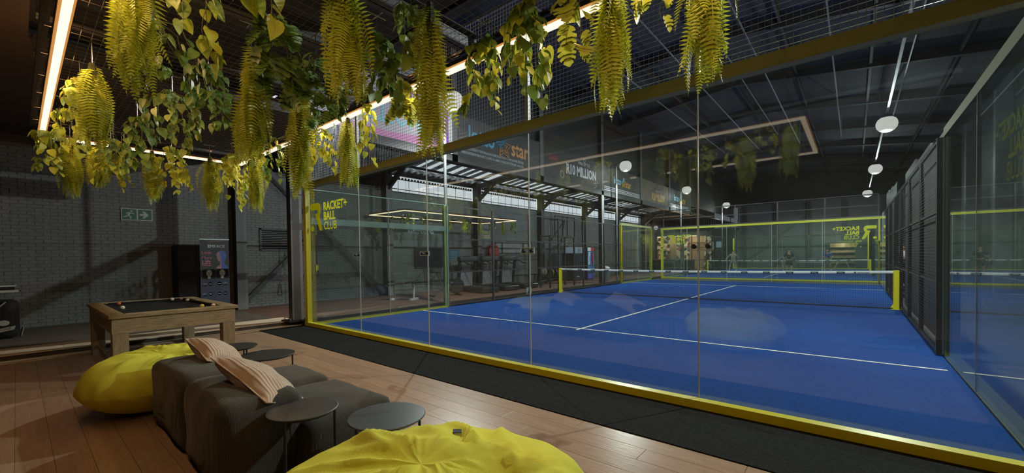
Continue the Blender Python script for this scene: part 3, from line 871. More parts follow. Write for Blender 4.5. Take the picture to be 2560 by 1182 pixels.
for yy, zz in ((3.72,4.95),(3.85,5.75),(0.9,5.9)):
    MB(t0).prism([((.13 if k%2==0 else .06)*math.cos(PI/2+k*PI/5), (.13 if k%2==0 else .06)*math.sin(PI/2+k*PI/5)) for k in range(10)], (BX+.002,yy,zz), Y, Z, .003).build('small_star', M_LC, t0)
MB(t0).box(-.60,-.50,4.58,4.72,4.7,6.3).build('white_post', M_WHITE, t0)
lotto(1, 'charcoal advertising board with big blue and orange lettering, a star and fine print', M_LB, M_LO, .50, .78, True)
t2, y0, y1 = board(2, M_BDB, 'dark advertising board reading R10 MILLION in white letters')
text('R10 MILLION', .60, M_LW, t2, 'lettering', (BX, lerp(y0,y1,.62), 5.12), Y, Z, 'CENTER', .035, sx=.80)
text('WIN UP TO', .2, M_LW, t2, 'lettering', (BX, lerp(y0,y1,.66), 5.66), Y, Z, 'CENTER', .01)
text('Daily', .34, M_LR, t2, 'lettering', (BX, y0+.35, 5.50), Y, Z, bold=.01)
for yy, zz, r in ((y0+1.35,5.0,.15),(y1-.7,4.86,.12),(y0+3.3,5.9,.09)):
    b = MB(t2)
    b.tube([(BX+.004, yy+r*math.cos(a), zz+r*math.sin(a)) for a in [2*PI*k/20 for k in range(21)]], .014, 5, cap=False)
    b.build('ring_mark', M_LW, t2)
lotto(3, 'charcoal advertising board with blue and yellow star lettering between the R10 and R30 boards', M_LC, M_LY, .50, .52, False)
t4, y0, y1 = board(4, M_BDG, 'bronze advertising board reading R30 MILLION in gold letters')
text('R30 MILLION', .62, M_LY, t4, 'lettering', (BX, lerp(y0,y1,.58), 4.92), Y, Z, 'CENTER', .03, sx=.62)
text('WIN UP TO', .2, M_LW, t4, 'lettering', (BX, lerp(y0,y1,.58), 5.45), Y, Z, 'CENTER')
lotto(5, 'last and smallest charcoal board with blue and yellow star lettering', M_LC, M_LY, .50, .62, False)
# ------------------------------------------------------------------ LED frame and mesh ceiling over the lounge
M_LED = emat('warm_led_diffuser', (1.0, 0.80, 0.55), 1.6)
M_LEDS = emat('amber_glow_fringe', (1.0, 0.40, 0.08), 0.55)  # fringe of glow along the strip, set as an amber emissive bar
def led_frame(label, x0, x1, y0, y1, z, w, mside=M_LEDS):
    t = thing('led_frame_light', label, 'light', ((x0+x1)/2, (y0+y1)/2, z))
    for a, b in (((x0-w/2,y0),(x1+w/2,y0)),((x0-w/2,y1),(x1+w/2,y1)),((x0,y0+w/2),(x0,y1-w/2)),((x1,y0+w/2),(x1,y1-w/2))):
        pa = Vector((*a,z)); pb = Vector((*b,z))
        MB(t).bar(pa+Z*w*.75, pb+Z*w*.75, w*1.7, w*.6).build('housing', M_BLKM, t)
        d = MB(t).bar(pa+Z*w*.06, pb+Z*w*.06, w*.86, w*.5).build('diffuser', M_LED, t)
        MB(t).bar(pa+Z*w*.38, pb+Z*w*.38, w*1.5, w*.12).build('glow_edge', mside, d)
    for x in (x0, (2*x0+x1)/3, (x0+2*x1)/3, x1):
        for y in (y0, y1):
            MB(t).tube([(x,y,z+w), (x,y,z+.16)], .002, 4).build('hanging_wire', M_CHROME, t)
    return t
led_frame('rectangular warm LED light frame hung among the plants over the lounge', LX0, LX1, LY0, LY1, LED_Z, .05)
CZ = 3.16
M_CWIRE = mat('ceiling_wire', (0.16, 0.16, 0.16), 0.4, 0.5)
mc = thing('mesh_ceiling', 'wire mesh ceiling above the LED frame from which the plants hang', 'mesh ceiling', (5.5, -3, CZ))
b = MB(mc)
x0, x1, y0, y1 = 1.36, 9.9, -4.02, -1.70
n = int((x1-x0)/.085)
for i in range(n+1):
    x = lerp(x0, x1, i/n); b.wire((x,y0,CZ), (x,y1,CZ), .0024, 3)
n = int((y1-y0)/.06)
for i in range(n+1):
    y = lerp(y0, y1, i/n); b.wire((x0,y,CZ+.005), (x1,y,CZ+.005), .0024, 3)
tag(b.build('wire_mesh', M_CWIRE, mc), kind='stuff')
for y in (y0, y1):
    MB(mc).bar((x0,y,CZ+.02), (x1,y,CZ+.02), .05, .04).build('edge_angle', M_DGREY, mc)
for x in (x0, x1):
    MB(mc).bar((x,y0,CZ+.02), (x,y1,CZ+.02), .05, .04).build('edge_angle', M_DGREY, mc)
M_CEILB = mat('dark_brown_ceiling_board', (0.075, 0.055, 0.042), 0.7, var=0.15)
cb = struct('ceiling', MB().box(-4.3, 1.35, -8.5, -0.35, 4.25, 4.3).box(1.35, 10.5, -8.5, -4.03, 4.25, 4.3), M_CEILB, 'dark brown boarded ceiling beside the LED frame')
for k in range(8):
    MB().box(1.36+k*1.13, 1.36+k*1.13+1.12, -8.5, -4.03, 4.24, 4.25).build('ceiling_board', M_CEILB, cb)
for k in range(5):
    MB().box(-4.28+k*1.13, -4.28+k*1.13+1.115, -8.5, -0.36, 4.235, 4.25).build('ceiling_board', M_CEILB, cb)
struct('trim', MB().box(-4.28, -4.22, -8.5, -0.3, 4.17, 4.24), M_BLK, 'dark cornice between brick wall and boarded ceiling')
for k, (x, z) in enumerate(((1.55, 3.98), (2.75, 3.98), (4.3, 3.98), (5.5, 3.98), (6.9, 3.98), (8.4, 3.98))):
    struct('beam', MB().box(x-.08, x+.08, -4.0, -0.4, z, z+.012).box(x-.08, x+.08, -4.0, -0.4, z+.20, z+.212).box(x-.008, x+.008, -4.0, -0.4, z, z+.2), M_DGREY, f'steel beam above the wire mesh ceiling, number {k+1} from the brick wall')
struct('ceiling', MB().box(1.35, 10.5, -4.03, -0.9, 4.35, 4.4), M_CLAD, 'dark deck over the wire mesh ceiling')
struct('beam', MB().box(-0.4, 10.4, -0.72, -0.55, 4.45, 4.75), M_DGREY, 'dark edge beam above the front glass wall')

# ------------------------------------------------------------------ soft shapes
def soft(x0, x1, y0, y1, z0, z1, r, n=14, bulge=0.03, wr=0.012, ws=5.0, seed=0.0, sag=0.0):
    """soft upholstered block: rounded, bulging, lightly wrinkled"""
    c = Vector(((x0+x1)/2, (y0+y1)/2, (z0+z1)/2)); h = Vector(((x1-x0)/2, (y1-y0)/2, (z1-z0)/2))
    idx = {}; vs = []; fs = []
    def vert(p):
        k = tuple(round(a, 5) for a in p)
        if k in idx: return idx[k]
        q = Vector((p[0]*h.x, p[1]*h.y, p[2]*h.z))
        inner = Vector([max(-h[i]+r, min(h[i]-r, q[i])) for i in range(3)])
        d = q-inner
        if d.length > 1e-9: q = inner+d.normalized()*r
        bx, by, bz = (1-p[0]**2), (1-p[1]**2), (1-p[2]**2)
        if abs(p[2]) > .999: q.z += math.copysign(bulge*bx*by, p[2]) * (1 if p[2] > 0 else 0)
        if abs(p[1]) > .999: q.y += math.copysign(bulge*.7*bx*bz, p[1])
        if abs(p[0]) > .999: q.x += math.copysign(bulge*.7*by*bz, p[0])
        if sag and p[2] > 0: q.z -= sag*bx*by*p[2]
        nn = noise.noise_vector(Vector((q.x*ws+seed, q.y*ws, q.z*ws)))
        q += nn*wr*(0.3 if p[2] < -.9 else 1)
        if q.z+c.z < 0.001: q.z = .001-c.z
        idx[k] = len(vs); vs.append(c+q); return idx[k]
    for ax in range(3):
        for sg in (-1, 1):
            for i in range(n):
                for j in range(n):
                    quad = []
                    for di, dj in ((0,0),(1,0),(1,1),(0,1)):
                        p = [0,0,0]; p[ax] = sg; p[(ax+1)%3] = -1+2*(i+di)/n; p[(ax+2)%3] = -1+2*(j+dj)/n
                        quad.append(vert(p))
                    fs.append(tuple(quad if sg > 0 else quad[::-1]))
    return vs, fs

def corduroy(name, c, freq, axis, sheen=0.3, strength=0.6):
    M = mat(name, c, 0.85, var=0.18, vs=4, spec=0.2)
    nt = M.node_tree; N = nt.nodes; L = nt.links; b = N['Principled BSDF']
    b.inputs['Sheen Weight'].default_value = sheen
    b.inputs['Sheen Tint'].default_value = (*[min(1, a*6) for a in c], 1)
    tc = N.new('ShaderNodeTexCoord'); w = N.new('ShaderNodeTexWave')
    w.wave_type = 'BANDS'; w.bands_direction = axis; w.inputs['Scale'].default_value = freq; w.inputs['Distortion'].default_value = 0.6
    L.new(tc.outputs['Object'], w.inputs['Vector'])
    bp = N.new('ShaderNodeBump'); bp.inputs['Strength'].default_value = strength; bp.inputs['Distance'].default_value = 0.006
    L.new(w.outputs['Fac'], bp.inputs['Height']); L.new(bp.outputs[0], b.inputs['Normal'])
    return M
M_SOFA = corduroy('charcoal_corduroy', (0.066, 0.060, 0.052), 36, 'Y', 0.35, 0.28)
M_PILW = corduroy('beige_ribbed_knit', (0.60, 0.44, 0.34), 15, 'Y', 0.1, 0.55)

sf = thing('sofa', 'low charcoal corduroy sofa of two soft modules between the bean bags', 'sofa', (5.3, -2.9, 0))
XS = (4.27, 5.34, 6.24)
for k in range(2):
    x0, x1 = XS[k], XS[k+1]
    b = MB(sf); b.add(*soft(x0+.005, x1-.005, -3.42, -2.93, .0, .565, .075, 16, .03, .018, 4.0, 3.1*k)); b.build('back_cushion', M_SOFA, sf, True)
    b = MB(sf); b.add(*soft((4.60, x0+.10)[k], x1-.005+.10*k, -2.98, -2.28, .0, .36, .07, 16, .035, .012, 4.5, 9+2*k)); b.build('seat_cushion', M_SOFA, sf, True)
def pillow(label, c, rot, sx, sy, th, seed):
    t = thing('cushion', label, 'cushion', c, 0, 'beige ribbed cushions on the sofa')
    t.rotation_euler = rot
    vs = []; fs = []; n = 18
    for sgn in (1, -1):
        base = len(vs)
        for j in range(n+1):
            for i in range(n+1):
                u = -1+2*i/n; v = -1+2*j/n
                e = (max(0,(1-u**2))*max(0,(1-v**2)))**0.42
                px = u*sx*(1-.10*(1-v*v)**1*abs(u)); py = v*sy*(1-.12*(1-u*u)*abs(v))
                z = sgn*th*e + noise.noise(Vector((u*2.2+seed, v*2.2, sgn)))*.018*e
                vs.append((px, py, z))
        for j in range(n):
            for i in range(n):
                q = (base+j*(n+1)+i, base+j*(n+1)+i+1, base+(j+1)*(n+1)+i+1, base+(j+1)*(n+1)+i)
                fs.append(q if sgn > 0 else q[::-1])
    b = MB(); b.add(vs, fs); b.build('cover', M_PILW, t, True)
    b = MB()
    pts = [(u*sx*(1-.0*0), v*sy, 0) for u, v in ((-1,-1),(0,-.88),(1,-1),(.9,0),(1,1),(0,.88),(-1,1),(-.9,0),(-1,-1))]
    b.tube(pts, .006, 5, cap=False); b.build('piping', M_PILW, t, True)
    return t
pillow('beige ribbed cushion at the pool table end of the sofa back', (4.66, -3.02, .60), (math.radians(-24), math.radians(14), math.radians(4)), .27, .18, .105, 1.0)
pillow('beige ribbed cushion across the middle of the sofa back, beside the tall side table', (5.88, -3.08, .575), (math.radians(-24), math.radians(17), math.radians(10)), .36, .18, .105, 4.0)

# ------------------------------------------------------------------ bean bags
M_BEAN = mat('lime_yellow_canvas', (0.70, 0.67, 0.07), 0.8, var=0.10, vs=3, bump=0.25, bs=220, spec=0.15)
def bean_bag(name, label, c, r, h, gather, seed, folds, lean=0.0, puff=1.0):
    """squashed sack: full rounded sides, top drawn into folds that run to the gather point"""
    t = thing(name, label, 'bean bag', c)
    nu, nv = 140, 64
    g = Vector((gather[0], gather[1], 0))
    def fn(u, v):
        a = 2*PI*u
        ph = PI*v
        rr = math.sin(ph)**.62 if 0 < v < 1 else 0
        zz = -math.cos(ph)
        z = h*(.46+.54*zz) if zz > 0 else h*.46*(1-(-zz)**1.5)
        k = 1+.07*math.sin(2*a+seed)+.04*math.sin(3*a+seed*2)
        x = r*rr*k*math.cos(a); y = r*rr*k*math.sin(a)
        top = max(0, zz)
        d = Vector((x-g.x*top, y-g.y*top)).length/r
        an = math.atan2(y-g.y, x-g.x)
        # folds radiating from the gather
        f = 0
        for q, (kf, am) in enumerate(folds):
            f += am*(1-abs(math.sin(kf*an+seed*(q+1)+1.6*noise.noise(Vector((x*2.5+seed, y*2.5, q))))))**2
        nn = noise.noise(Vector((x*3.2+seed, y*3.2, z*3.2)))
        n2 = noise.noise(Vector((x*9+seed, y*9, z*7)))
        amp = top**.5*min(1, d*2.2)
        edge = max(0.0, 1-max(0.0, (math.hypot(x, y)/r-.55)/.42))
        z += amp*(f - .02)*edge + .03*nn*top + .006*n2*(.3+top)
        # dimple at the gather
        z -= .16*puff*h*math.exp(-(d/.22)**2)*top
        z -= lean*(x*math.cos(.6)+y*math.sin(.6))*top
        s = 1+.020*nn+.012*math.sin(22*an+4*nn)*math.exp(-((zz+.0)/.35)**2)
        return (x*s, y*s, max(.002, z))
    b = MB(); b.surf(fn, nu, nv, wrap=True)
    body = b.build('sack', M_BEAN, t, True)
    return t, fn
bg1, _ = bean_bag('bean_bag', 'big yellow bean bag between sofa back and pool table', (3.66, -3.26, 0), .64, .55, (.15, .12), 2.3, ((5, .030), (9, .018)))
bg2, fn2 = bean_bag('bean_bag', 'crumpled yellow bean bag with a small black tag, cut by the bottom of the picture', (7.68, -3.06, 0), .77, .56, (.30, .20), 5.2, ((5, .042), (9, .030), (17, .014)), puff=1.5)
M_TAG = mat('black_label', (0.012,0.012,0.014), 0.6)
tg = MB().add([(-.022,0,0),(.022,0,0),(.022,.028,.012),(-.022,.028,.012),(-.022,0,-.003),(.022,0,-.003),(.022,.028,.009),(-.022,.028,.009)], [(0,1,2,3),(7,6,5,4),(0,4,5,1),(2,6,7,3)]).build('tag', M_TAG, bg2)
p = min((fn2(i/140, j/64) for i in range(140) for j in range(34, 64)), key=lambda p: (p[0]+.10)**2+(p[1]-.30)**2)
tg.location = (p[0], p[1], p[2]+.014); tg.rotation_euler = (math.radians(-12), math.radians(4), math.radians(48))

# ------------------------------------------------------------------ side tables
M_TOP = mat('charcoal_table_top', (0.035, 0.033, 0.032), 0.38)
M_TOPG = mat('slate_table_top', (0.075, 0.08, 0.09), 0.28)
def side_table(label, c, d, h, top, a0):
    t = thing('side_table', label, 'side table', (c[0], c[1], 0))
    r = d/2
    MB().lathe([(r-.006, h-.012), (r, h-.008), (r, h-.002), (r-.004, h)], (0,0,0), 48).build('table_top', top, t)
    for k in range(3):
        a = a0+k*2*PI/3
        x, y = (r-.025)*math.cos(a), (r-.025)*math.sin(a)
        MB().tube([(x,y,0), (x,y,h-.012)], .009, 8).build('leg', M_BLK, t)
    b = MB(); b.tube([((r-.025)*math.cos(2*PI*k/24), (r-.025)*math.sin(2*PI*k/24), h-.018) for k in range(25)], .006, 5, cap=False)
    b.build('ring', M_BLK, t)
    return t
side_table('smaller brown black round table at the pool table end of the sofa', (3.54, -2.545), .465, .44, M_TOP, .3)
side_table('wider dark round table before the oak floor at the pool table end of the sofa', (3.97, -2.35), .575, .37, M_TOP, 1.0)
side_table('tall brown black round table standing over the sofa seat end', (6.438, -3.024), .42, .50, M_TOP, 5.3)
side_table('wide slate grey round table just behind the crumpled bean bag', (6.76, -2.62), .50, .41, M_TOPG, .55)

# ------------------------------------------------------------------ pool table
M_PW = mat('weathered_oak', (0.30, 0.225, 0.125), 0.6, var=0.45, vs=6, stretch=(1.2, 9, 9), island=0.08, bump=0.3, bs=30)
M_PWV = mat('weathered_oak_leg', (0.28, 0.21, 0.12), 0.6, var=0.4, vs=6, stretch=(9, 9, 1.0), island=0.08, bump=0.3, bs=30)
M_PWY = mat('weathered_oak_end', (0.30, 0.225, 0.125), 0.6, var=0.45, vs=6, stretch=(9, 1.2, 9), island=0.08, bump=0.3, bs=30)
M_CLOTH = mat('black_pool_cloth', (0.02, 0.02, 0.021), 0.95, spec=0.1)
px0, px1, py0, py1 = -0.20, 2.15, -3.45, -2.12
pt = thing('pool_table', 'weathered oak pool table with black cloth standing before the grey brick wall', 'pool table', ((px0+px1)/2, (py0+py1)/2, 0))
for x0, x1, y0, y1, m in ((px0-.03,px1+.03,py0-.03,py0+.13,M_PW),(px0-.03,px1+.03,py1-.13,py1+.03,M_PW),(px0-.03,px0+.13,py0+.13,py1-.13,M_PWY),(px1-.13,px1+.03,py0+.13,py1-.13,M_PWY)):
    MB(pt).cbox(x0, x1, y0, y1, .755, .80, .004).build('top_rail', m, pt)
for x0, x1, y0, y1, m in ((px0,px1,py0,py0+.04,M_PW),(px0,px1,py1-.04,py1,M_PW),(px0,px0+.04,py0+.04,py1-.04,M_PWY),(px1-.04,px1,py0+.04,py1-.04,M_PWY)):
    MB(pt).box(x0, x1, y0, y1, .56, .755).build('apron', m, pt)
MB(pt).box(px0+.12, px1-.12, py0+.12, py1-.12, .70, .765).build('cloth_bed', M_CLOTH, pt)
for x0, x1, y0, y1 in ((px0+.2,px1-.2,py0+.13,py0+.175),(px0+.2,px1-.2,py1-.175,py1-.13),(px0+.13,px0+.175,py0+.2,py1-.2),(px1-.175,px1-.13,py0+.2,py1-.2)):
    MB(pt).cbox(x0, x1, y0, y1, .765, .797, .008).build('rail_cushion', M_CLOTH, pt)
for x in (px0+.145, (px0+px1)/2, px1-.145):
    for y in (py0+.145, py1-.145):
        MB(pt).lathe([(.055,0),(.055,.005),(.04,.006)], (x,y,.7655), 14).build('pocket', M_BLKM, pt)
for x in (px0, px1-.16):
    for y in (py0, py1-.16):
        MB(pt).cbox(x+.003, x+.157, y+.003, y+.157, .0, .56, .004).build('leg', M_PWV, pt)
MB(pt).box(px0+.16, px1-.16, py0+.06, py0+.09, .10, .13).build('stretcher', M_PW, pt)
pb = MB(pt); pb.add(*[[(1.55,-2.5,.772),(1.98,-2.3,.772),(1.98,-2.25,.772),(1.5,-2.45,.772),(1.55,-2.5,.776),(1.98,-2.3,.776),(1.98,-2.25,.776),(1.5,-2.45,.776)], [(4,5,6,7),(0,1,5,4),(1,2,6,5),(2,3,7,6),(3,0,4,7)]])
def pool_ball(label, x, y, c, stripe=None, z=.765):
    t = thing('pool_ball', label, 'pool ball', (x, y, z), 0, 'pool balls on the black cloth')
    m = mat('ball_'+label.split()[0], c, 0.15)
    MB().ball((0,0,.0285), .0285, 18, 12).build('ball', m, t, True)
    if stripe:
        b = MB(); b.lathe([(.0288*math.cos(q), .0285+.0288*math.sin(q)) for q in (-.4,-.2,0,.2,.4)], (0,0,0), 18); b.build('stripe', mat('stripe_'+label.split()[0], stripe, 0.15), t, True)
pool_ball('red pool ball by the outer end cushion of the table', .16, -3.15, (.55,.12,.06))
pool_ball('ivory pool ball nearer the camera than the red one', 1.03, -3.21, (.75,.72,.6))
pool_ball('tiny white pool ball by the cushion along the brick wall side', 0.0, -2.44, (.7,.7,.68))
pool_ball('cream pool ball towards the banner, on the pale cloth', .45, -2.32, (.72,.7,.58))
pool_ball('yellow pool ball near the oak rail corner', 1.80, -2.44, (.70,.52,.10))
pool_ball('white pool ball with orange stripe near the oak rail corner', 1.88, -2.32, (.75,.72,.66), (.6,.2,.04))

# ------------------------------------------------------------------ things along the brick wall
M_EXG = mat('exit_sign_green', (0.015, 0.12, 0.06), 0.4); M_EXW = mat('exit_sign_white', (0.50, 0.52, 0.48), 0.5)
def exit_sign(label, o, u, w, h):
    o = Vector(o); u = Vector(u); n = u.cross(Z)
    t = thing('exit_sign', label, 'exit sign', o)
    def rect(x0, x1, z0, z1, d, th, m, nm, par=None):
        return MB(t).prism([(x0,z0),(x1,z0),(x1,z1),(x0,z1)], o+n*d, u, Z, th).build(nm, m, par or t)
    rect(0, w, 0, h, 0, .012, M_EXW, 'panel')
    g = h*.07
    for k in range(2):
        rect(g+k*w/2, w/2-g/2+k*w/2 if k == 0 else w-g, g, h-g, .012, .003, M_EXG, 'green_field')
    c = lambda x, z: o+n*.0155+u*x+Z*z
    s = h
    fig = MB(t)
    fig.prism([(.44*s+.06*s*math.cos(a), .78*s+.06*s*math.sin(a)) for a in [2*PI*i/12 for i in range(12)]], c(.22*s-.0,0), u, Z, .002)
    for poly in ([(.50,.70),(.64,.62),(.50,.40),(.40,.46)], [(.40,.46),(.50,.40),(.66,.30),(.60,.14),(.54,.16),(.56,.28),(.38,.36)], [(.40,.46),(.44,.38),(.30,.26),(.14,.26),(.14,.32),(.27,.33)],
                 [(.52,.70),(.36,.66),(.30,.52),(.35,.51),(.40,.60),(.52,.62)], [(.62,.62),(.74,.52),(.84,.58),(.82,.63),(.74,.60),(.60,.68)]):
        fig.prism([(x*s, z*s) for x, z in poly], c(0,0), u, Z, .002)
    fig.build('running_figure', M_EXW, t)
    MB(t).prism([(x*s, z*s) for x, z in ((.14,.42),(.42,.42),(.42,.40),(.30,.20),(.46,.20),(.74,.5),(.46,.80),(.30,.80),(.42,.60),(.42,.58),(.14,.58))], c(w/2+.02*s, 0), u, Z, .002).build('arrow', M_EXW, t)
    return t
exit_sign('large green exit sign on the brick wall over the pool table', (WX+.005, -2.545, 2.468), Y, .585, .288)

M_BAN = mat('banner_print_black', (0.03, 0.03, 0.034), 0.5)
M_BAN2 = mat('banner_print_navy', (0.03, 0.035, 0.07), 0.5)
M_BP = mat('banner_pink', (0.55, 0.14, 0.26), 0.5); M_BLU = mat('banner_blue_face', (0.07, 0.12, 0.42), 0.5); M_BSK = mat('banner_rose_face', (0.36, 0.18, 0.24), 0.5); M_BGR = mat('banner_pale_face', (0.42, 0.42, 0.36), 0.5)
bx = -3.6
bn = thing('roll_up_banner', 'black roll-up banner printed with a blue lit face, standing beside the wall column', 'banner', (bx, -.85, .085))
MB(bn).box(bx-.004, bx, -1.17, -.53, .15, 2.0).build('print_sheet', M_BAN, bn)
MB(bn).box(bx-.012, bx+.012, -1.18, -.52, 2.0, 2.025).build('top_bar', M_CHROME, bn)
MB(bn).cbox(bx-.07, bx+.07, -1.18, -.52, .085, .15, .02).build('base', M_CHROME, bn)
MB(bn).tube([(bx-.03,-.85,.14),(bx-.03,-.85,2.01)], .01, 6).build('support_rod', M_CHROME, bn)
fx = bx+.0015
MB(bn).box(bx, fx, -1.17, -.53, .30, .98).build('navy_panel', M_BAN2, bn)
text('EM', .105, M_LW, bn, 'lettering', (fx, -1.00, 1.80), Y, Z, bold=.03)
text('FACE', .105, M_LW, bn, 'lettering', (fx, -.865, 1.80), Y, Z)
text('Less', .12, M_BP, bn, 'lettering', (fx, -1.135, 1.635), Y, Z, bold=.01)
text('More', .10, M_BP, bn, 'lettering', (fx, -1.135, 1.505), Y, Z, bold=.01)
text('Lift', .15, M_BP, bn, 'lettering', (fx, -1.135, 1.375), Y, Z, bold=.03)
MB(bn).box(bx, fx, -1.135, -.93, 1.335, 1.35).build('underline', M_BP, bn)
text('LESS NEEDLES MORE LIFT', .035, M_BP, bn, 'lettering', (fx, -1.0, 1.945), Y, Z, sx=.8)
MB(bn).prism([(0,0),(.28,0),(.26,.08),(.20,.11),(.20,.20),(.235,.26),(.245,.38),(.20,.46),(.12,.48),(.06,.44),(.03,.36),(.045,.32),(.035,.28),(.05,.26),(.05,.21),(.08,.185),(.12,.19),(.12,.10),(.04,.06)], (bx, -.83, 1.25), Y, Z, .002).build('printed_profile', M_BLU, bn)
MB(bn).prism([(0,0),(.03,.06),(.09,.09),(.10,.19),(.06,.19),(.035,.26),(.02,.28),(.03,.32),(.01,.36),(.05,.44),(.09,.44),(.10,.34),(.12,.24),(.12,.10),(.13,.0)], (bx+.001, -.83, 1.25), Y, Z, .002).build('printed_profile', M_BSK, bn)
for y in (-.98, -.69):
    MB(bn).box(bx, fx-.0003, y-.14, y+.135, 1.0, 1.24).build('picture_field', M_BLKM, bn)
    MB(bn).prism([(.062*math.cos(a)*(1-.18*(math.sin(a) < 0)*abs(math.sin(a))), .092*math.sin(a)) for a in [2*PI*i/20 for i in range(20)]]+[], (fx-.0003, y, 1.135), Y, Z, .002).build('printed_head', M_BGR, bn)
    MB(bn).box(bx, fx, y-.03, y+.03, 1.0, 1.06).build('printed_neck', M_BGR, bn)
    for dy, dz, w, h in ((-.026,.02,.016,.006),(.026,.02,.016,.006),(0,-.045,.018,.005),(0,-.012,.006,.02)):
        MB(bn).box(fx+.0012, fx+.0022, y+dy-w, y+dy+w, 1.135+dz-h, 1.135+dz+h).build('printed_feature', M_BAN, bn)
for z in (.86, .60):
    for k, y in enumerate((-1.08, -.96, -.76, -.63)):
        if (k in (0, 3) and z > .8) or (k == 0 and z < .8):
            text('+30%' if z > .8 else 'LIFT', .055, M_STW, bn, 'lettering', (fx, y-.06, z-.01), Y, Z, sx=.9)
            MB(bn).box(bx, fx, y-.05, y+.05, z-.05, z-.035).build('small_line', M_STW, bn)
        else:
            MB(bn).prism([(.045*math.cos(a), .045*math.sin(a)) for a in [2*PI*i/14 for i in range(14)]], (bx, y, z), Y, Z, .0015).build('round_icon', M_BP, bn)
            MB(bn).box(bx, fx+.001, y-.03, y+.03, z-.008, z+.008).build('icon_line', M_LW, bn)
cbn = thing('cabinet', 'tall plain black cabinet standing behind the roll-up banner', 'cabinet', (-3.93, -1.35, .085))
MB(cbn).cbox(-4.2, -3.66, -1.62, -1.08, .085, 1.86, .008).build('body', M_BLK, cbn)
MB(cbn).box(-3.66, -3.645, -1.61, -1.09, .15, 1.85).build('door', M_BLKM, cbn)
MB(cbn).tube([(-3.63,-1.15,.9),(-3.63,-1.15,1.2)], .008, 6).build('handle', M_DGREY, cbn)

gm = thing('games_machine', 'black games machine with pale badge and sticker, cut by the edge of the picture', 'games machine', (-2.9, -4.6, .085))
MB(gm).add(*soft(-3.35, -2.62, -5.2, -4.17, .085, .78, .12, 10, .0, .0)).build('body', M_BLKM, gm, True)
MB(gm).prism([(.07*math.cos(a), .05*math.sin(a)) for a in [2*PI*i/18 for i in range(18)]], (-2.618, -4.36, .38), Y, Z, .006).build('badge', M_EXW, gm)
MB(gm).prism([(0,0),(.26,.05),(.28,.12),(.02,.07)], (-2.618, -4.50, .20), Y, Z, .005).build('sticker', M_EXW, gm)
text('ZONE', .06, M_DGREY, gm, 'lettering', (-2.612, -4.42, .235), Vector((0,1,.16)), Z, sx=.9)
MB(gm).tube([(-2.9,-4.16,.10),(-2.9,-4.13,.25)], .02, 8).build('foot', M_CHROME, gm)
MB(gm).tube([(-2.63,-4.5,.58),(-2.63,-4.33,.76)], .012, 6).build('trim_strip', M_EXW, gm)
sh = thing('wall_shelf', 'black wall shelf with two white edges over the games machine', 'shelf', (-4.1, -4.7, .9))
MB(sh).box(-4.28, -3.05, -5.3, -4.22, .955, 1.02).build('shelf_box', M_BLKM, sh)
MB(sh).box(-3.10, -3.02, -5.3, -4.20, 1.02, 1.05).build('white_edge', M_EXW, sh)
MB(sh).box(-3.10, -3.01, -5.3, -4.17, .915, .955).build('white_edge', M_EXW, sh)
MB(sh).box(-4.28, -4.2, -5.0, -4.95, .6, .93).build('bracket', M_BLK, sh)
MB(sh).tube([(-3.06,-4.19,.935),(-3.06,-4.14,.935)], .01, 6).build('end_knob', M_CHROME, sh)
# ------------------------------------------------------------------ hanging plants
def leafmat(name, c, tr, var=.25):
    M = bpy.data.materials.new(name); M.use_nodes = True
    nt = M.node_tree; N = nt.nodes; L = nt.links; b = N['Principled BSDF']
    b.inputs['Roughness'].default_value = 0.45
    oi = N.new('ShaderNodeObjectInfo'); tc = N.new('ShaderNodeTexCoord'); nz = N.new('ShaderNodeTexNoise'); nz.inputs['Scale'].default_value = 18
    L.new(tc.outputs['Object'], nz.inputs['Vector'])
    ad = N.new('ShaderNodeMath'); ad.operation = 'ADD'; L.new(oi.outputs['Random'], ad.inputs[0]); L.new(nz.outputs['Fac'], ad.inputs[1])
    mr = N.new('ShaderNodeMapRange'); mr.inputs['From Max'].default_value = 1.6
    L.new(ad.outputs[0], mr.inputs['Value'])
    rp = N.new('ShaderNodeValToRGB')
    rp.color_ramp.elements[0].color = (*[a*(1-var*1.6) for a in c], 1); rp.color_ramp.elements[1].color = (*[min(1, a*(1+var*1.6)) for a in c], 1)
    L.new(mr.outputs[0], rp.inputs[0]); L.new(rp.outputs[0], b.inputs['Base Color'])
    t = N.new('ShaderNodeBsdfTranslucent'); L.new(rp.outputs[0], t.inputs[0])
    mx = N.new('ShaderNodeMixShader'); mx.inputs[0].default_value = tr
    L.new(b.outputs[0], mx.inputs[1]); L.new(t.outputs[0], mx.inputs[2]); L.new(mx.outputs[0], N['Material Output'].inputs[0])
    return M
M_FERN = leafmat('fern_green', (0.42, 0.48, 0.04), .35)
M_LEAFA = leafmat('yellow_green_leaf', (0.45, 0.50, 0.06), .35)
M_LEAFB = leafmat('deep_green_leaf', (0.15, 0.25, 0.05), .3)
M_LEAFC = leafmat('variegated_leaf', (0.30, 0.38, 0.09), .35, .4)
M_STEM = mat('vine_stem', (0.16, 0.15, 0.05), 0.7)
M_ROOT = mat('plant_core', (0.05, 0.06, 0.02), 0.9)

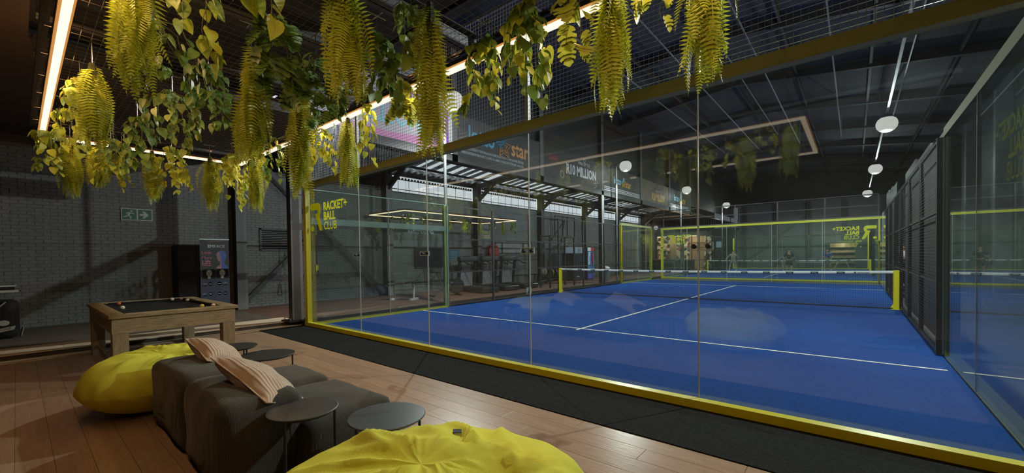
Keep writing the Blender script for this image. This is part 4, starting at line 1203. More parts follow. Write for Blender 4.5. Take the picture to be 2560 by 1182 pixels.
def frond(L, droop, rs, m):
    """fern frond: starts outward along +x, droops to -z, toothed pairs of leaflets"""
    b = MB(); rnd = random.Random(rs)
    pts = []; n = 24; p = Vector((0,0,0)); a = -.75+rnd.random()*.85
    for i in range(n+1):
        pts.append(p.copy())
        a = a - droop*(1.15/n)*(1.9 if i < n*.22 else .6)
        a = max(a, -PI/2-.12)
        p = p + Vector((math.cos(a), 0, math.sin(a)))*(L/n)
    b.tube(pts, [lerp(.0026, .0008, i/n) for i in range(n+1)], 3, cap=False)
    for i in range(2, n):
        d = (pts[i+1]-pts[i-1]).normalized() if i < n else d
        nrm = Vector((0,1,0)).cross(d)
        t = i/n
        w = L*.122*(math.sin(PI*min(1, .12+t*.93))**.6)*(1-t*.35)+.004
        for s in (-1, 1):
            q = pts[i]; side = Vector((0,s,0))
            tip = q+side*w*(.9+.2*rnd.random())+d*w*.38-nrm*w*(.10+.25*rnd.random())
            wd = L/n*.44
            m1 = q+side*w*.45+d*(w*.12)-nrm*w*.02
            b.add([q-d*wd*.5, m1-d*wd*.62, tip, m1+d*wd*.62, q+d*wd*.5], [(0,1,2,3,4) if s < 0 else (4,3,2,1,0)])
    return b.mesh('frond', m, False)
FRONDS = [frond(.36+.07*(k % 3), 1.5+.25*(k % 4), k, M_FERN) for k in range(10)]
SMALLF = [frond(.26+.05*(k % 3), 2.0+.2*(k % 3), 50+k, M_FERN) for k in range(4)]

def leaf(kind, m, rs):
    """one leaf hanging from its stalk at the origin, tip towards -z, face towards +x"""
    rnd = random.Random(rs); b = MB()
    if kind == 'heart':
        out = [(0,.06),(.16,.16),(.36,.12),(.47,-.08),(.44,-.34),(.30,-.62),(.13,-.86),(0,-1.04)]
    elif kind == 'oval':
        out = [(0,.02),(.12,.0),(.27,-.16),(.33,-.40),(.28,-.66),(.15,-.86),(0,-1.0)]
    else:   # split leaf
        out = [(0,.10),(.22,.20),(.46,.08),(.56,-.12),(.26,-.14),(.58,-.30),(.54,-.44),(.22,-.34),(.50,-.60),(.42,-.72),(.16,-.54),(.32,-.86),(.20,-.94),(0,-1.08)]
    cup = .10+.12*rnd.random(); curl = .18+.2*rnd.random()
    P = lambda x, y: (cup*abs(x)*1.2 - curl*(max(0,-y))**2*.55 + .0, x, y - 0*x)
    n = len(out)
    vs = [P(0, y) for x, y in out] + [P(x, y) for x, y in out] + [P(-x, y) for x, y in out]
    fs = []
    for i in range(n-1):
        fs.append((i, n+i, n+i+1, i+1)); fs.append((i, i+1, 2*n+i+1, 2*n+i))
    b.add(vs, fs)
    b.add([(0,-.012,.06),(0,.012,.06),(-.06,.0,.34)], [(0,1,2)])
    return b.mesh('leaf', m, True)
LEAVES = {'a': [leaf('heart', M_LEAFA, k) for k in range(3)]+[leaf('oval', M_LEAFA, 9)],
          'b': [leaf('heart', M_LEAFB, k+20) for k in range(3)]+[leaf('oval', M_LEAFB, 29)],
          'c': [leaf('heart', M_LEAFC, k+40) for k in range(3)],
          'm': [leaf('split', M_LEAFA, k+60) for k in range(3)], 'n': [leaf('split', M_LEAFB, k+80) for k in range(2)]}
GROUP = 'plants hanging from the mesh ceiling over the lounge'
def hanger(t, top, z0=3.16):
    MB().tube([(0,0,0), (0,0,max(.02, z0-t.location.z))], .0035, 5).tube([(-.07,0,max(.02, z0-t.location.z)+.006), (.07,0,max(.02, z0-t.location.z)+.006)], .004, 5).tube([(0,-.07,max(.02, z0-t.location.z)+.006), (0,.07,max(.02, z0-t.location.z)+.006)], .004, 5).build('hanging_chain', M_CHROME, t)
def fern(label, x, y, zb, zt, w=.13, n=30, rs=0, small=False, group=GROUP, zc=3.16, sc=1.0):
    rnd = random.Random(rs)
    t = thing('hanging_fern', label, 'hanging plant', (x, y, zt), 0, group)
    H = zt-zb
    n = int(n*1.6)
    hanger(t, zt, zc)
    b = MB(); b.tube([(0,0,.02),(0,0,-.05),(.01,0,-H*.35),(0,0,-H*.6)], [.02,.03,.02,.006], 6); b.build('core', M_ROOT, t)
    bank = SMALLF if small or H < .5 else FRONDS
    for k in range(n):
        f = k/n
        me = bank[rnd.randrange(len(bank))]
        z = -max(0, H*.66*f) + .02
        L = .30 if bank is SMALLF else .42
        room = (H+z)/L
        s = max(.45, min(1.15, room*rnd.uniform(.78, 1.02)))*sc
        ext = w/.2
        inst('frond', me, t, (rnd.uniform(-.02,.02)*ext, rnd.uniform(-.02,.02)*ext, z), (rnd.uniform(-.22,.22), rnd.uniform(-.12,.30), k*2.399+rnd.uniform(-.3,.3)), (s*rnd.uniform(.55,.95)*ext**.6, s*rnd.uniform(.8,1.15), s))
    return t
def vine(label, x, y, zb, zt, w=.14, n=60, size=.07, bank='a', rs=0, strands=5, group=GROUP, name='hanging_pothos', zc=3.16, lean=(0,0)):
    rnd = random.Random(rs)
    t = thing(name, label, 'hanging plant', (x, y, zt), 0, group)
    H = zt-zb
    hanger(t, zt, zc)
    lv = sum([LEAVES[k] for k in bank], [])
    n = int(n*1.6); size *= .92; w *= 1.15
    st = []
    for s in range(strands):
        a = s*2*PI/strands+rnd.uniform(-.5,.5)
        Ls = H*(1.0 if s == 0 else rnd.uniform(.45, .98))
        R = w*rnd.uniform(.5, 1.0)
        pts = []
        for i in range(9):
            f = i/8
            rr = R*math.sin(min(1, f*1.7)*PI/2)*(1-.25*f)
            pts.append(Vector((rr*math.cos(a+.5*f)+lean[0]*f+rnd.uniform(-.01,.01), rr*math.sin(a+.5*f)+lean[1]*f+rnd.uniform(-.01,.01), .03+.05*math.sin(f*PI)*(f<.4)-Ls*f**1.05)))
        st.append(pts)
        MB().tube(pts, [lerp(.004,.0018,i/8) for i in range(9)], 4, cap=False).build('stem', M_STEM, t, True)
    for k in range(n):
        pts = st[k % strands]
        f = rnd.random()**.9 if k >= strands else 1.0
        i = min(7, int(f*8)); p = pts[i].lerp(pts[i+1], f*8-i)
        ang = math.atan2(p.y, p.x) + rnd.uniform(-1.3, 1.3)
        s = size*rnd.uniform(.65, 1.25)
        off = Vector((math.cos(ang), math.sin(ang), 0))*rnd.uniform(.15,.5)*s
        inst('leaf', lv[rnd.randrange(len(lv))], t, p+off, (rnd.uniform(-.5,.5), -rnd.uniform(.0,.85), ang), s)
    return t
F, V = fern, vine
V('leafy vine between the corner fern and the pointed fern, in front of the end strip', 1.95, -3.38, 2.36, 2.98, .20, 60, .08, 'ab', 101, 6)
V('olive vine hanging behind the pointed fern and before the end strip', 2.0, -2.78, 2.36, 2.98, .20, 54, .08, 'a', 102, 6)
V('bright leafy bush at the lower part of the front strip corner', 2.2, -2.12, 2.30, 2.98, .18, 60, .085, 'a', 103, 6)
V('mixed vine between the long fern column and the corner fern', 3.6, -2.2, 2.42, 2.98, .2, 60, .08, 'ab', 104, 6)
F('dark fern in the middle of the lounge behind the tall dense fern', 4.7, -2.75, 2.38, 2.98, .18, 34, 105)
V('yellow brown vine beside the LED strip at the back, above the outer corner', 3.0, -3.80, 2.46, 2.98, .13, 44, .08, 'a', 106, 5)
# along the back strip and the end of the LED frame
F('fern hanging highest beside the bright LED strip at the back', 5.95, -3.74, 2.42, 3.05, .17, 34, 1)
F('fern with long fronds hanging right beside the back strip top, next to vines', 6.10, -3.70, 2.52, 3.05, .15, 26, 2)
F('thick yellowish fern in mid length of the back LED strip', 4.60, -3.77, 2.34, 2.98, .19, 44, 3)
V('brown green vine touching the back LED strip', 4.08, -3.80, 2.56, 2.98, .11, 44, .075, 'a', 4)
V('vine with round leaves at the outer corner of the LED frame', 1.82, -3.93, 2.50, 2.98, .16, 50, .085, 'ac', 5)
F('short fern at the outer corner of the LED frame', 1.66, -3.72, 2.28, 2.98, .18, 36, 6)
F('fern hanging before the end strip beside the corner plants', 1.62, -3.46, 2.40, 2.98, .22, 42, 7)
V('dark leafy bush before the end strip beside the second fern', 1.72, -3.25, 2.45, 2.98, .17, 50, .085, 'ab', 8)
F('pointed fern hanging over the exit sign', 1.64, -2.93, 2.27, 2.98, .17, 38, 9)
V('thin vine trailing beside the pointed fern over the exit sign', 1.60, -2.66, 2.50, 2.98, .13, 28, .07, 'a', 10, 3, lean=(.05,.10))
V('dark green bush in the middle of the LED frame, low', 3.23, -3.31, 2.46, 2.98, .14, 46, .08, 'b', 11)
V('bushy vine with many oval leaves in the middle of the frame', 4.31, -3.22, 2.43, 2.98, .20, 80, .07, 'bc', 12, 7)
F('fern hanging over the roll-up banner', 1.82, -2.30, 2.18, 2.98, .21, 42, 13)
V('dark vine hung on a pale chain above the bushy vine', 5.22, -3.17, 2.46, 2.98, .17, 60, .08, 'b', 14, 6)
V('vine with large yellow green leaves near the top edge, beside the wispy vine', 6.43, -3.53, 2.48, 3.05, .11, 30, .085, 'ac', 15, 4)
V('wispy dark vine with bare curling stems', 5.67, -3.60, 2.60, 2.98, .20, 26, .065, 'b', 16, 6, lean=(.0,.12))
V('vine with a few large leaves at the top edge above the tall fern', 6.80, -3.38, 2.62, 3.05, .12, 22, .09, 'ac', 17, 3)
F('tall dense dark fern column in the middle of the lounge', 5.78, -3.05, 2.14, 2.98, .17, 42, 18)
V('split leaf plant hanging beside the tall dense fern', 6.31, -3.10, 2.45, 2.98, .13, 34, .10, 'n', 19, 4, name='hanging_monstera')
V('bright vine hanging where end strip and front strip meet', 1.70, -2.0, 2.22, 2.98, .16, 60, .085, 'a', 20)
F('bright fern near the corner where the front strip begins', 2.65, -1.97, 2.13, 2.98, .2, 44, 21)
F('long fern column just before the black column and yellow corner post', 5.40, -2.54, 1.98, 2.98, .15, 46, 22)
V('vine trailing at the front strip behind the long fern column', 4.27, -1.80, 2.50, 2.98, .15, 44, .08, 'a', 23)
F('long fern hanging from the top edge in the middle', 7.0, -3.0, 2.28, 3.05, .14, 40, 24)
V('dark bush before the front strip beside the long middle fern', 6.55, -2.50, 2.50, 2.98, .17, 60, .085, 'b', 25, 6)
V('dark split leaf plant behind the long middle fern', 5.98, -2.67, 2.50, 2.98, .18, 34, .10, 'n', 26, 5, name='hanging_monstera')
F('yellow fern hanging against the mesh screen by the front strip', 4.88, -1.80, 2.20, 2.98, .11, 34, 27)
V('single trailing vine beside the yellow fern', 5.38, -1.85, 2.40, 2.98, .07, 20, .09, 'a', 28, 2)
V('vine with big leaves hanging from the top edge beside the slender fern', 6.94, -2.50, 2.70, 3.05, .08, 24, .10, 'c', 29, 3)
F('slender long fern before the pink and blue board', 7.16, -2.53, 2.02, 2.98, .085, 40, 30)
V('small split leaf plant at the front strip before the pink board', 6.05, -1.93, 2.66, 2.98, .14, 26, .10, 'm', 31, 4, name='hanging_monstera')
V('dark spreading vine hanging below the front strip', 7.05, -1.93, 2.48, 2.98, .18, 60, .08, 'ab', 32, 6)
V('big vine with heart leaves hanging above the olive beam', 7.49, -2.02, 2.42, 3.05, .15, 80, .085, 'ab', 33, 7)
F('wide bright fern before the mesh screen, between two split leaf plants', 8.06, -1.95, 2.27, 3.05, .14, 44, 34)
V('split leaf plant on the pool table side of the wide bright fern', 7.86, -2.10, 2.58, 3.05, .09, 14, .10, 'm', 35, 3, name='hanging_monstera')
V('split leaf plant on the far side of the wide bright fern', 8.25, -1.93, 2.70, 3.05, .09, 14, .10, 'm', 36, 3, name='hanging_monstera')
F('last bright fern, alone before the mesh screen', 8.55, -1.85, 2.32, 3.05, .14, 42, 37)
# ------------------------------------------------------------------ gym
M_CHR = M_CHROME
led_frame('second warm LED light frame hung over the gym behind the glass', -4.0, -2.0, 3.95, 9.7, 3.0, .05)
GG = 'plants hanging from the LED frame over the gym'
_g = bpy.data.objects['led_frame_light.001']
_b = MB(_g)
for i in range(58):
    _b.wire((-4.0, 3.95+i*.1, 3.07), (-2.0, 3.95+i*.1, 3.07), .0025, 3)
for i in range(21):
    _b.wire((-4.0+i*.1, 3.95, 3.07), (-4.0+i*.1, 9.7, 3.07), .0025, 3)
tag(_b.build('wire_mesh', M_BWIRE, _g), kind='stuff')
for x in (-3.9, -2.1):
    for y in (4.1, 6.8, 9.5):
        MB(_g).tube([(x,y,3.03), (x,y,4.85 if x < -3 else 5.12)], .004, 5).build('suspension_wire', M_BLK, _g)
for lab, k, x, y in (('pale fern at the lounge end of the gym LED frame', 'f', -3.75, 4.1), ('small bush by the lounge end of the gym LED frame', 'v', -3.6, 4.6), ('bushy plant over the louvre side of the gym LED frame', 'v', -3.5, 5.0),
                  ('leafy vine at the corner of the gym LED frame before the lettering', 'v', -2.1, 4.3), ('dark long plant behind the mirrored lettering', 'v', -2.6, 5.2), ('pale hanging plant beyond the mirrored lettering', 'f', -2.2, 6.0),
                  ('fern right beyond the edge of the glass side wall', 'f', -2.05, 6.7), ('dark vine between two gym ferns', 'v', -2.6, 7.4), ('wide drooping fern in the middle of the gym frame', 'f', -2.5, 8.0), ('dark vine before the yellow poster', 'v', -2.5, 8.75), ('yellow fern near the far end of the gym LED frame', 'f', -2.3, 9.2), ('thin vine at the far end corner of the gym LED frame', 'v', -2.1, 9.66)):
    rs = int(y*100)
    if k == 'f': fern(lab, x, y, 2.36, 2.93, .18, 20, rs, False, GG, 3.1)
    else: vine(lab, x, y, 2.42, 2.93, .16, 30, .09, 'ab', rs, 4, GG, 'hanging_pothos', 3.1)
G0 = .085
# bench
t = thing('gym_bench', 'black padded bench on white frame standing on the red gym floor', 'bench', (-2.2, 4.1, G0))
MB().bar((-.70,-.05,.46), (.38,.0,.60), .28, .06).build('seat_pad', M_BLKM, t)
M_WF = mat('white_gym_frame', (0.5, 0.5, 0.48), 0.4)
for x, z in ((-.45,.47),(.25,.55)):
    MB().tube([(x-.02,0,z),(x+.04,0,z-.10),(x+.04,0,.04)], .035, 8).build('leg', M_WF, t)
    MB().bar((x+.04,-.27,.03), (x+.04,.27,.03), .07, .06).build('foot_bar', M_WF, t)
MB().tube([(-.45,0,.30),(.25,0,.34)], .025, 8).build('frame_tube', M_WF, t)
t.rotation_euler = (0,0,math.radians(25))
# TV
t = thing('television', 'dark flat television hung on the grey gym wall', 'television', (-4.2, 6.75, 1.45))
MB(t).box(-4.22, -4.16, 6.05, 7.45, 1.06, 1.88).build('casing', M_BLK, t)
M_SCR = mat('dark_screen', (0.012, 0.016, 0.03), 0.15)
MB(t).box(-4.16, -4.155, 6.08, 7.42, 1.10, 1.85).build('screen', M_SCR, t)
MB(t).box(-4.29, -4.22, 6.5, 7.0, 1.3, 1.6).build('wall_mount', M_BLK, t)
# posters
def poster(label, y0, y1, z0, z1, c, rows, rc):
    t = thing('poster', label, 'poster', (-4.28, y0, z0))
    MB(t).box(-4.295, -4.28, y0, y1, z0, z1).build('sheet', mat('poster_sheet', c, .6), t)
    m = mat('poster_print', rc, .6)
    for k in range(rows):
        z = lerp(z1, z0, (k+.7)/(rows+.4))
        MB(t).box(-4.28, -4.277, y0+.08, y1-.08, z-.02, z+.02).build('print_line', m, t)
poster('blue gym rules poster beside the glass edge', 7.9, 8.5, 1.42, 1.80, (.03,.14,.25), 4, (.2,.35,.4))
poster('pale yellow poster high on the gym wall behind hanging plants', 9.9, 10.6, 2.35, 2.70, (.45,.45,.25), 3, (.3,.28,.12))
# exercise bike
t = thing('exercise_bike', 'black fan exercise bike standing on the gym floor behind the glass edge', 'exercise bike', (-2.1, 5.75, G0), 1.2)
MB().lathe([(.02,-.05),(.27,-.05),(.30,-.02),(.30,.02),(.27,.05),(.02,.05)], (.42,0,.36), 24, axis='y').build('fan_wheel', M_BLK, t)
MB().tube([(-.5,-.25,.03),(-.5,.25,.03)], .03, 8).tube([(.5,-.25,.03),(.5,.25,.03)], .03, 8).tube([(-.5,0,.03),(-.1,0,.3),(.42,0,.36),(.5,0,.03)], .03, 8).build('frame', M_BLK, t)
MB().tube([(-.1,0,.3),(-.32,0,.85)], .025, 8).build('seat_post', M_DGREY, t)
MB().add(*soft(-.48,-.18,-.12,.12,.84,.92,.035,6,.01,0)).build('saddle', M_BLKM, t, True)
for s in (-1, 1):
    MB().tube([(.15,s*.12,.36),(.22,s*.2,.9),(.12,s*.2,1.18),(.02,s*.2,1.22)], .016, 6).build('handle_lever', M_BLK, t)
    MB().tube([(0,s*.08,.30),(.1,s*.12,.22*(1+s*.4)),(.1,s*.2,.22*(1+s*.4))], .016, 6).build('pedal', M_DGREY, t)
# treadmills
def treadmill(label, loc, rz):
    t = thing('treadmill', label, 'treadmill', loc, rz, 'treadmills in a row in the gym')
    MB().cbox(-.95, .85, -.42, .42, .03, .20, .03).build('deck', M_BLK, t)
    MB().box(-.9, .6, -.27, .27, .20, .215).build('belt', M_BLKM, t)
    for s in (-1, 1):
        MB().bar((.70,s*.40,.15), (.55,s*.40,1.22), .07, .11, (0,1,0)).build('upright', M_BLK, t)
        MB().tube([(.58,s*.40,1.18),(.30,s*.40,1.22),(-.05,s*.38,1.10),(-.25,s*.38,1.08)], .024, 8).build('handrail', M_BLK, t)
    MB().add(*soft(.42,.68,-.45,.45,1.20,1.42,.04,6,.01,0)).build('console', M_DGREY, t, True)
    MB().box(.66, .76, -.3, .3, .2, .85).build('front_cover', M_GREY, t)
treadmill('treadmill nearest the lounge, behind the mesh beside the exercise bike', (-2.45, 7.7, G0), PI-.15)
treadmill('treadmill under the red hose reel', (-2.45, 9.0, G0), PI-.15)
treadmill('treadmill farthest from the lounge, before the small wall window', (-2.45, 10.3, G0), PI-.15)
# hose reel
t = thing('hose_reel', 'round red fire hose reel on the gym wall', 'hose reel', (-4.2, 10.6, 1.72))
M_RED = mat('red_paint', (0.40, 0.02, 0.03), 0.4)
for xx in (-4.22, -4.06):
    MB(t).lathe([(.10,0),(.34,0),(.36,.01),(.34,.02),(.10,.02)], (xx,10.6,1.72), 24, axis='x').build('disc', M_RED, t)
MB(t).lathe([(.27,0),(.29,.07),(.27,.14)], (-4.2,10.6,1.72), 24, axis='x').build('hose', M_BLKM, t)
MB(t).box(-4.28, -4.22, 10.55, 10.65, 1.6, 1.84).build('bracket', M_DGREY, t)
# small wall windows
M_FROST = mat('frosted_pane', (0.36, 0.38, 0.38), 0.5)
for i, (a, b) in enumerate(((10.98,11.4),(11.5,13.1),(13.2,13.9))):
    w = tag(MB().box(WX, WX+.02, a, b, 1.66, 2.14).build(f'window_{6+i}', M_FROST), f'small frosted window low in the gym wall, {_ord[i]} from the hose reel', None, None, 'structure')
    f = MB().box(WX, WX+.04, a-.04, b+.04, 1.62, 1.67).box(WX, WX+.04, a-.04, b+.04, 2.13, 2.18).box(WX, WX+.04, a-.04, a, 1.62, 2.18).box(WX, WX+.04, b, b+.04, 1.62, 2.18)
    f.build('window_frame', M_DGREY, w)
# rack / rig
t = thing('pull_up_rig', 'black pull-up rig with thin uprights in the gym beyond the treadmills', 'rig', (-1.6, 11.2, G0))
for x in (-0.85, -1.35):
    for y in (10.6, 12.6):
        MB(t).box(x-.03, x+.03, y-.03, y+.03, G0, 2.35).build('upright', M_BLK, t)
    MB(t).box(x-.03, x+.03, 10.6, 12.6, 2.30, 2.36).build('top_bar', M_BLK, t)
for y in (10.6, 12.6):
    MB(t).tube([(-.85,y,2.33),(-1.35,y,2.33)], .02, 6).build('pull_bar', M_BLK, t)
# basketball hoop frames
t = thing('backboard_frame', 'folded black frame of a wall mounted backboard under the strip windows', 'backboard', (-4.2, 16.2, 2.4))
for a, b in ((15.2,16.0),(16.5,17.3)):
    f = MB(t)
    for p, q in (((a,2.55),(a,3.7)),((b,2.55),(b,3.7)),((a,2.55),(b,2.55)),((a,3.7),(b,3.7))):
        f.bar((-3.6,p[0],p[1]), (-3.6,q[0],q[1]), .05, .05, (1,0,0))
    f.build('frame', M_BLK, t)
for p, q in (((-4.3,15.6,2.2),(-3.6,16.2,3.5)),((-4.3,16.9,2.2),(-3.6,16.2,3.5)),((-4.3,16.2,3.6),(-3.6,16.2,3.6)),((-3.6,15.2,3.7),(-3.6,17.3,3.7))):
    MB(t).tube([p, q], .025, 6).build('strut', M_BLK, t)
exit_sign('small green exit sign far along the gym wall above the drinks fridge', (WX+.02, 17.05, 2.18), Y, .6, .28)
# fridges
M_LIT = emat('lit_blue_door', (0.02, 0.13, 0.42), 0.55); M_LITW = emat('lit_pale_panel', (0.45, 0.62, 0.75), 0.30)
t = thing('drinks_fridge', 'black drinks fridge with pale lit header behind the mesh', 'fridge', (-2.9, 16.4, G0))
MB(t).cbox(-3.2, -2.5, 15.5, 16.35, G0, 1.60, .01).build('body', M_BLK, t)
MB(t).box(-3.1, -2.55, 15.46, 15.5, .35, 1.55).build('door', M_SCR, t)
MB(t).box(-2.5, -2.48, 15.54, 16.3, .35, 1.55).build('door', M_SCR, t)
MB(t).tube([(-2.46,15.6,.7),(-2.46,15.6,1.1)], .014, 6).build('handle', M_CHROME, t)
hd = MB(t).box(-3.15, -2.49, 15.52, 16.33, 1.62, 1.95).build('header', M_LITW, t)
text('DE', .26, M_BLK, hd, 'lettering', (-2.488, 15.72, 1.66), Y, Z, bold=.02)
text('Freshest', .09, M_LW, t, 'lettering', (-2.477, 15.6, .30), Y, Z, bold=.01)
t = thing('drinks_fridge', 'bright blue drinks fridge with red and white header behind the net', 'fridge', (-2.9, 17.6, G0))
MB(t).cbox(-3.3, -2.55, 16.9, 17.75, G0, 1.95, .01).build('body', M_BLK, t)
MB(t).box(-2.55, -2.53, 16.95, 17.7, .55, 1.72).build('door', M_LIT, t)
MB(t).box(-2.55, -2.53, 16.95, 17.7, .15, .46).build('lower_panel', mat('blue_panel', (.05,.08,.42), .4), t)
h = MB(t).box(-2.55, -2.53, 16.95, 17.3, 1.74, 1.93).build('header', M_LW, t)
MB(t).box(-2.55, -2.53, 17.3, 17.7, 1.74, 1.93).build('header', M_RED, t)
for k in range(5):
    MB(t).box(-2.53, -2.522, 17.28, 17.66, .72+k*.2, .735+k*.2).build('shelf_edge', M_LC, t)
MB(t).prism([(0,0),(.25,.25),(.18,.5),(.3,.9),(.05,.9),(0,.4)], (-2.528,16.97,.8), Y, Z, .004).build('white_flash', M_STW, t)
t = thing('tall_cabinet', 'tall black cabinet farther along the gym wall beside the fridges', 'cabinet', (-3.9, 17.9, G0))
MB(t).cbox(-4.25, -3.6, 17.2, 18.6, G0, 1.95, .01).build('body', M_BLKM, t)
MB(t).box(-3.6, -3.58, 17.25, 18.55, .2, 1.9).build('door', M_BLK, t)
t = thing('litter_bin', 'grey round litter bin by the mesh beyond the net', 'bin', (-1.1, 16.3, G0))
MB().lathe([(.20,0),(.25,.62),(.26,.63),(.26,.67),(.24,.67)], (0,0,0), 18).build('drum', mat('grey_bin', (.13,.15,.16), .5), t)
MB().ball((0,0,.66), .24, 16, 8, (1,1,.6)).build('lid', mat('pale_lid', (.42,.42,.42), .5), t, True)
t = thing('fire_extinguisher_sign', 'thin red and white sign post behind the net', 'sign post', (-1.3, 15.2, G0))
MB().tube([(0,0,0),(0,0,1.6)], .02, 6).build('post', M_CHROME, t)
MB().box(-.03,.03,-.05,.05,.95,1.5).build('red_plate', M_RED, t)
t = thing('weight_rack', 'low black rack with coiled yellow straps along the gym wall', 'rack', (-3.7, 15.0, G0))
MB().box(-.3,.3,-1.0,1.0,.25,.30).box(-.3,.3,-1.0,-.95,0,.3).box(-.3,.3,.95,1.0,0,.3).build('shelf', M_BLK, t)
for k in range(5):
    MB().lathe([(.05,0),(.16,0),(.18,.03),(.16,.06),(.05,.06)], (0,-.8+k*.36,.48), 14, axis='y').build('weight_disc', M_DGREY if k % 2 else mat('ochre_coil', (.3,.25,.06), .7), t)
t = thing('rowing_machine', 'black rowing machine with arched rail before the wall rack', 'rowing machine', (-2.4, 12.9, G0))
MB().tube([(0,-1.0,.15),(0,.8,.25)], .04, 8).build('rail', M_BLK, t)
MB().lathe([(.03,-.05),(.28,-.05),(.28,.05),(.03,.05)], (0,1.0,.35), 18, axis='x').build('flywheel', M_BLK, t)
MB().tube([(0,.8,.25),(0,1.0,.75),(0,1.25,.85)], .025, 6).build('arm', M_BLK, t)
MB().box(-.2,.2,-.3,.0,.2,.28).build('seat', M_BLKM, t)
MB().box(-.3,.3,-1.05,-.98,0,.12).build('foot_bar', M_DGREY, t)
t = thing('medicine_ball', 'pale round ball on a stand by the gym column', 'ball', (-3.3, 13.6, .55))
MB().ball((0,0,.12), .20, 16, 10).build('ball', mat('pale_ball', (.36,.35,.33), .6), t, True)
MB().tube([(0,0,-.46),(0,0,-.06)], .05, 8).lathe([(.22,-.465),(.22,-.43)], (0,0,0), 14).build('stand', M_BLK, t)
t = thing('suspension_trainer', 'black and yellow strap trainer hanging behind the yellow corner post', 'strap', (-2.6, 1.35, 2.5))
MB().tube([(0,0,0),(0,0,-.35)], .012, 5).build('yellow_strap', M_YEL, t)
MB().box(-.02,.02,-.008,.008,-1.25,-.35).build('black_strap', M_BLK, t)
for s in (-1, 1):
    MB().tube([(0,s*.02,-1.2),(0,s*.05,-1.45),(0,s*.05,-1.5),(0,-s*.02,-1.5)], .016, 6).build('handle', M_BLK, t)
    MB().box(-.02,.02,s*.02-.01,s*.02+.01,-1.36,-1.2).build('yellow_tab', M_YEL, t)
MB().tube([(0,0,0),(0,0,2.56)], .004, 4).build('hanging_cord', M_BLK, t)
t = thing('notice_plate', 'small pale warning plate at the foot of the mesh fence', 'sign', (-.03, 7.9, .1))
MB(t).box(-.05,-.035,7.85,8.15,.06,.32).build('plate', M_EXW, t)
MB(t).bar((-.034,7.9,.10), (-.034,8.1,.28), .05, .004, (1,0,0)).build('black_stripe', M_BLK, t)

# ------------------------------------------------------------------ bar beyond the gym
struct('wall_left', MB().box(-4.75, -4.55, 30, 46.2, -.1, 9.4), M_CLAD, 'dark wall beyond the bar')
M_WOODP = mat('warm_pine_panel', (0.36, 0.22, 0.11), 0.5, var=.25, vs=3, stretch=(4,4,.5))
M_PATT = mat('leaf_wallpaper', (0.30, 0.22, 0.16), 0.7)
def patt():
    nt = M_PATT.node_tree; N = nt.nodes; L = nt.links
    tc = N.new('ShaderNodeTexCoord'); v = N.new('ShaderNodeTexVoronoi'); v.inputs['Scale'].default_value = 4.5
    L.new(tc.outputs['Object'], v.inputs['Vector'])
    r = N.new('ShaderNodeValToRGB'); r.color_ramp.interpolation = 'CONSTANT'
    for p, c in ((.3,(.55,.45,.36,1)),(.5,(.30,.10,.05,1)),(.62,(.10,.10,.07,1)),(.8,(.5,.42,.34,1))):
        e = r.color_ramp.elements.new(p); e.color = c
    L.new(v.outputs['Color'], r.inputs[0]); L.new(r.outputs[0], N['Principled BSDF'].inputs['Base Color'])
patt()
struct('ceiling', MB().box(-4.6, -.45, 30.2, 46.05, 4.6, 4.7), M_CLAD, 'dark ceiling over the bar')
bar = thing('bar_wall', 'warmly lit bar front with leaf wallpaper and pine panels beyond the courts', 'bar', (-2.3, 33, 0))
for i in range(8):
    x0 = -4.4+i*.56
    MB(bar).box(x0, x0+.55, 33.0, 33.1, 0.0, 3.4).build('wall_panel', M_WOODP if i in (2, 5, 6) else M_PATT, bar)
MB(bar).box(-4.4, .1, 32.9, 33.0, 3.0, 3.35).build('fascia', M_BLK, bar)
ct = thing('bar_counter', 'black bar counter before the patterned bar wall', 'counter', (-2.3, 31.4, 0))
MB(ct).box(-4.2, -.9, 31.2, 31.8, 0, 1.02).build('front', M_BLK, ct)
MB(ct).box(-4.25, -.85, 31.1, 31.9, 1.02, 1.07).build('worktop', M_WOODP, ct)
for k in range(5):
    bt = thing('bottle', f'{("green","red")[1-k%2]} bottle on the bar counter, {_ord[k]} from the brick wall', 'bottle', (-3.8+k*.35, 31.5, 1.07), 0, 'bottles on the bar counter')
    MB().lathe([(.04,0),(.04,.18),(.015,.24),(.015,.30)], (0,0,0), 10).build('body', M_LEAFB if k % 2 else M_RED, bt)
lg = thing('globe_lamp', 'white globe lamp before the bar at the corner of the court', 'lamp', (-.1, 21.0, 3.1))
MB().ball((0,0,0), .13, 16, 10).build('globe', emat('globe_glow', (1,.95,.85), .34), lg, True)
MB().tube([(0,0,.12),(0,0,6.0)], .006, 5).build('cord', M_BLK, lg)
for k, x in enumerate((-3.6, -2.4, -1.2)):
    t = thing('strip_lamp', f'warm strip lamp before the bar wall, {_ord[k]} from the brick wall', 'lamp', (x, 32.0, 3.0), 0, 'strip lamps of the bar')
    MB().box(-.4,.4,-.04,.04,-.03,.03).build('diffuser', M_LED, t)
    MB().box(-.42,.42,-.05,.05,.03,.06).build('housing', M_BLK, t)
    MB().tube([(0,0,.06),(0,0,1.61)], .004, 4).build('cord', M_BLK, t)
    lamp('bar_glow', 'POINT', (x, 32.0, 2.8), 60, (1,.72,.45))
t = thing('menu_screen', 'blue lit screen beside the bar wall', 'screen', (.5, 33.5, 1.6))
MB(t).box(.35,.75,33.4,33.45,2.0,2.5).build('screen', M_LITW, t)
MB(t).box(.30,.80,33.45,33.5,1.4,2.55).build('casing', M_BLK, t)
MB(t).box(.5,.6,33.45,33.55,0,1.4).build('post', M_BLK, t)
t = thing('drinks_shelf', 'bright drinks shelf far off at the boards side of the second court', 'shelf', (8.3, 44.8, 0))
MB(t).box(7.4, 9.2, 45.2, 45.25, 0, 2.3).build('back', M_WOODP, t)
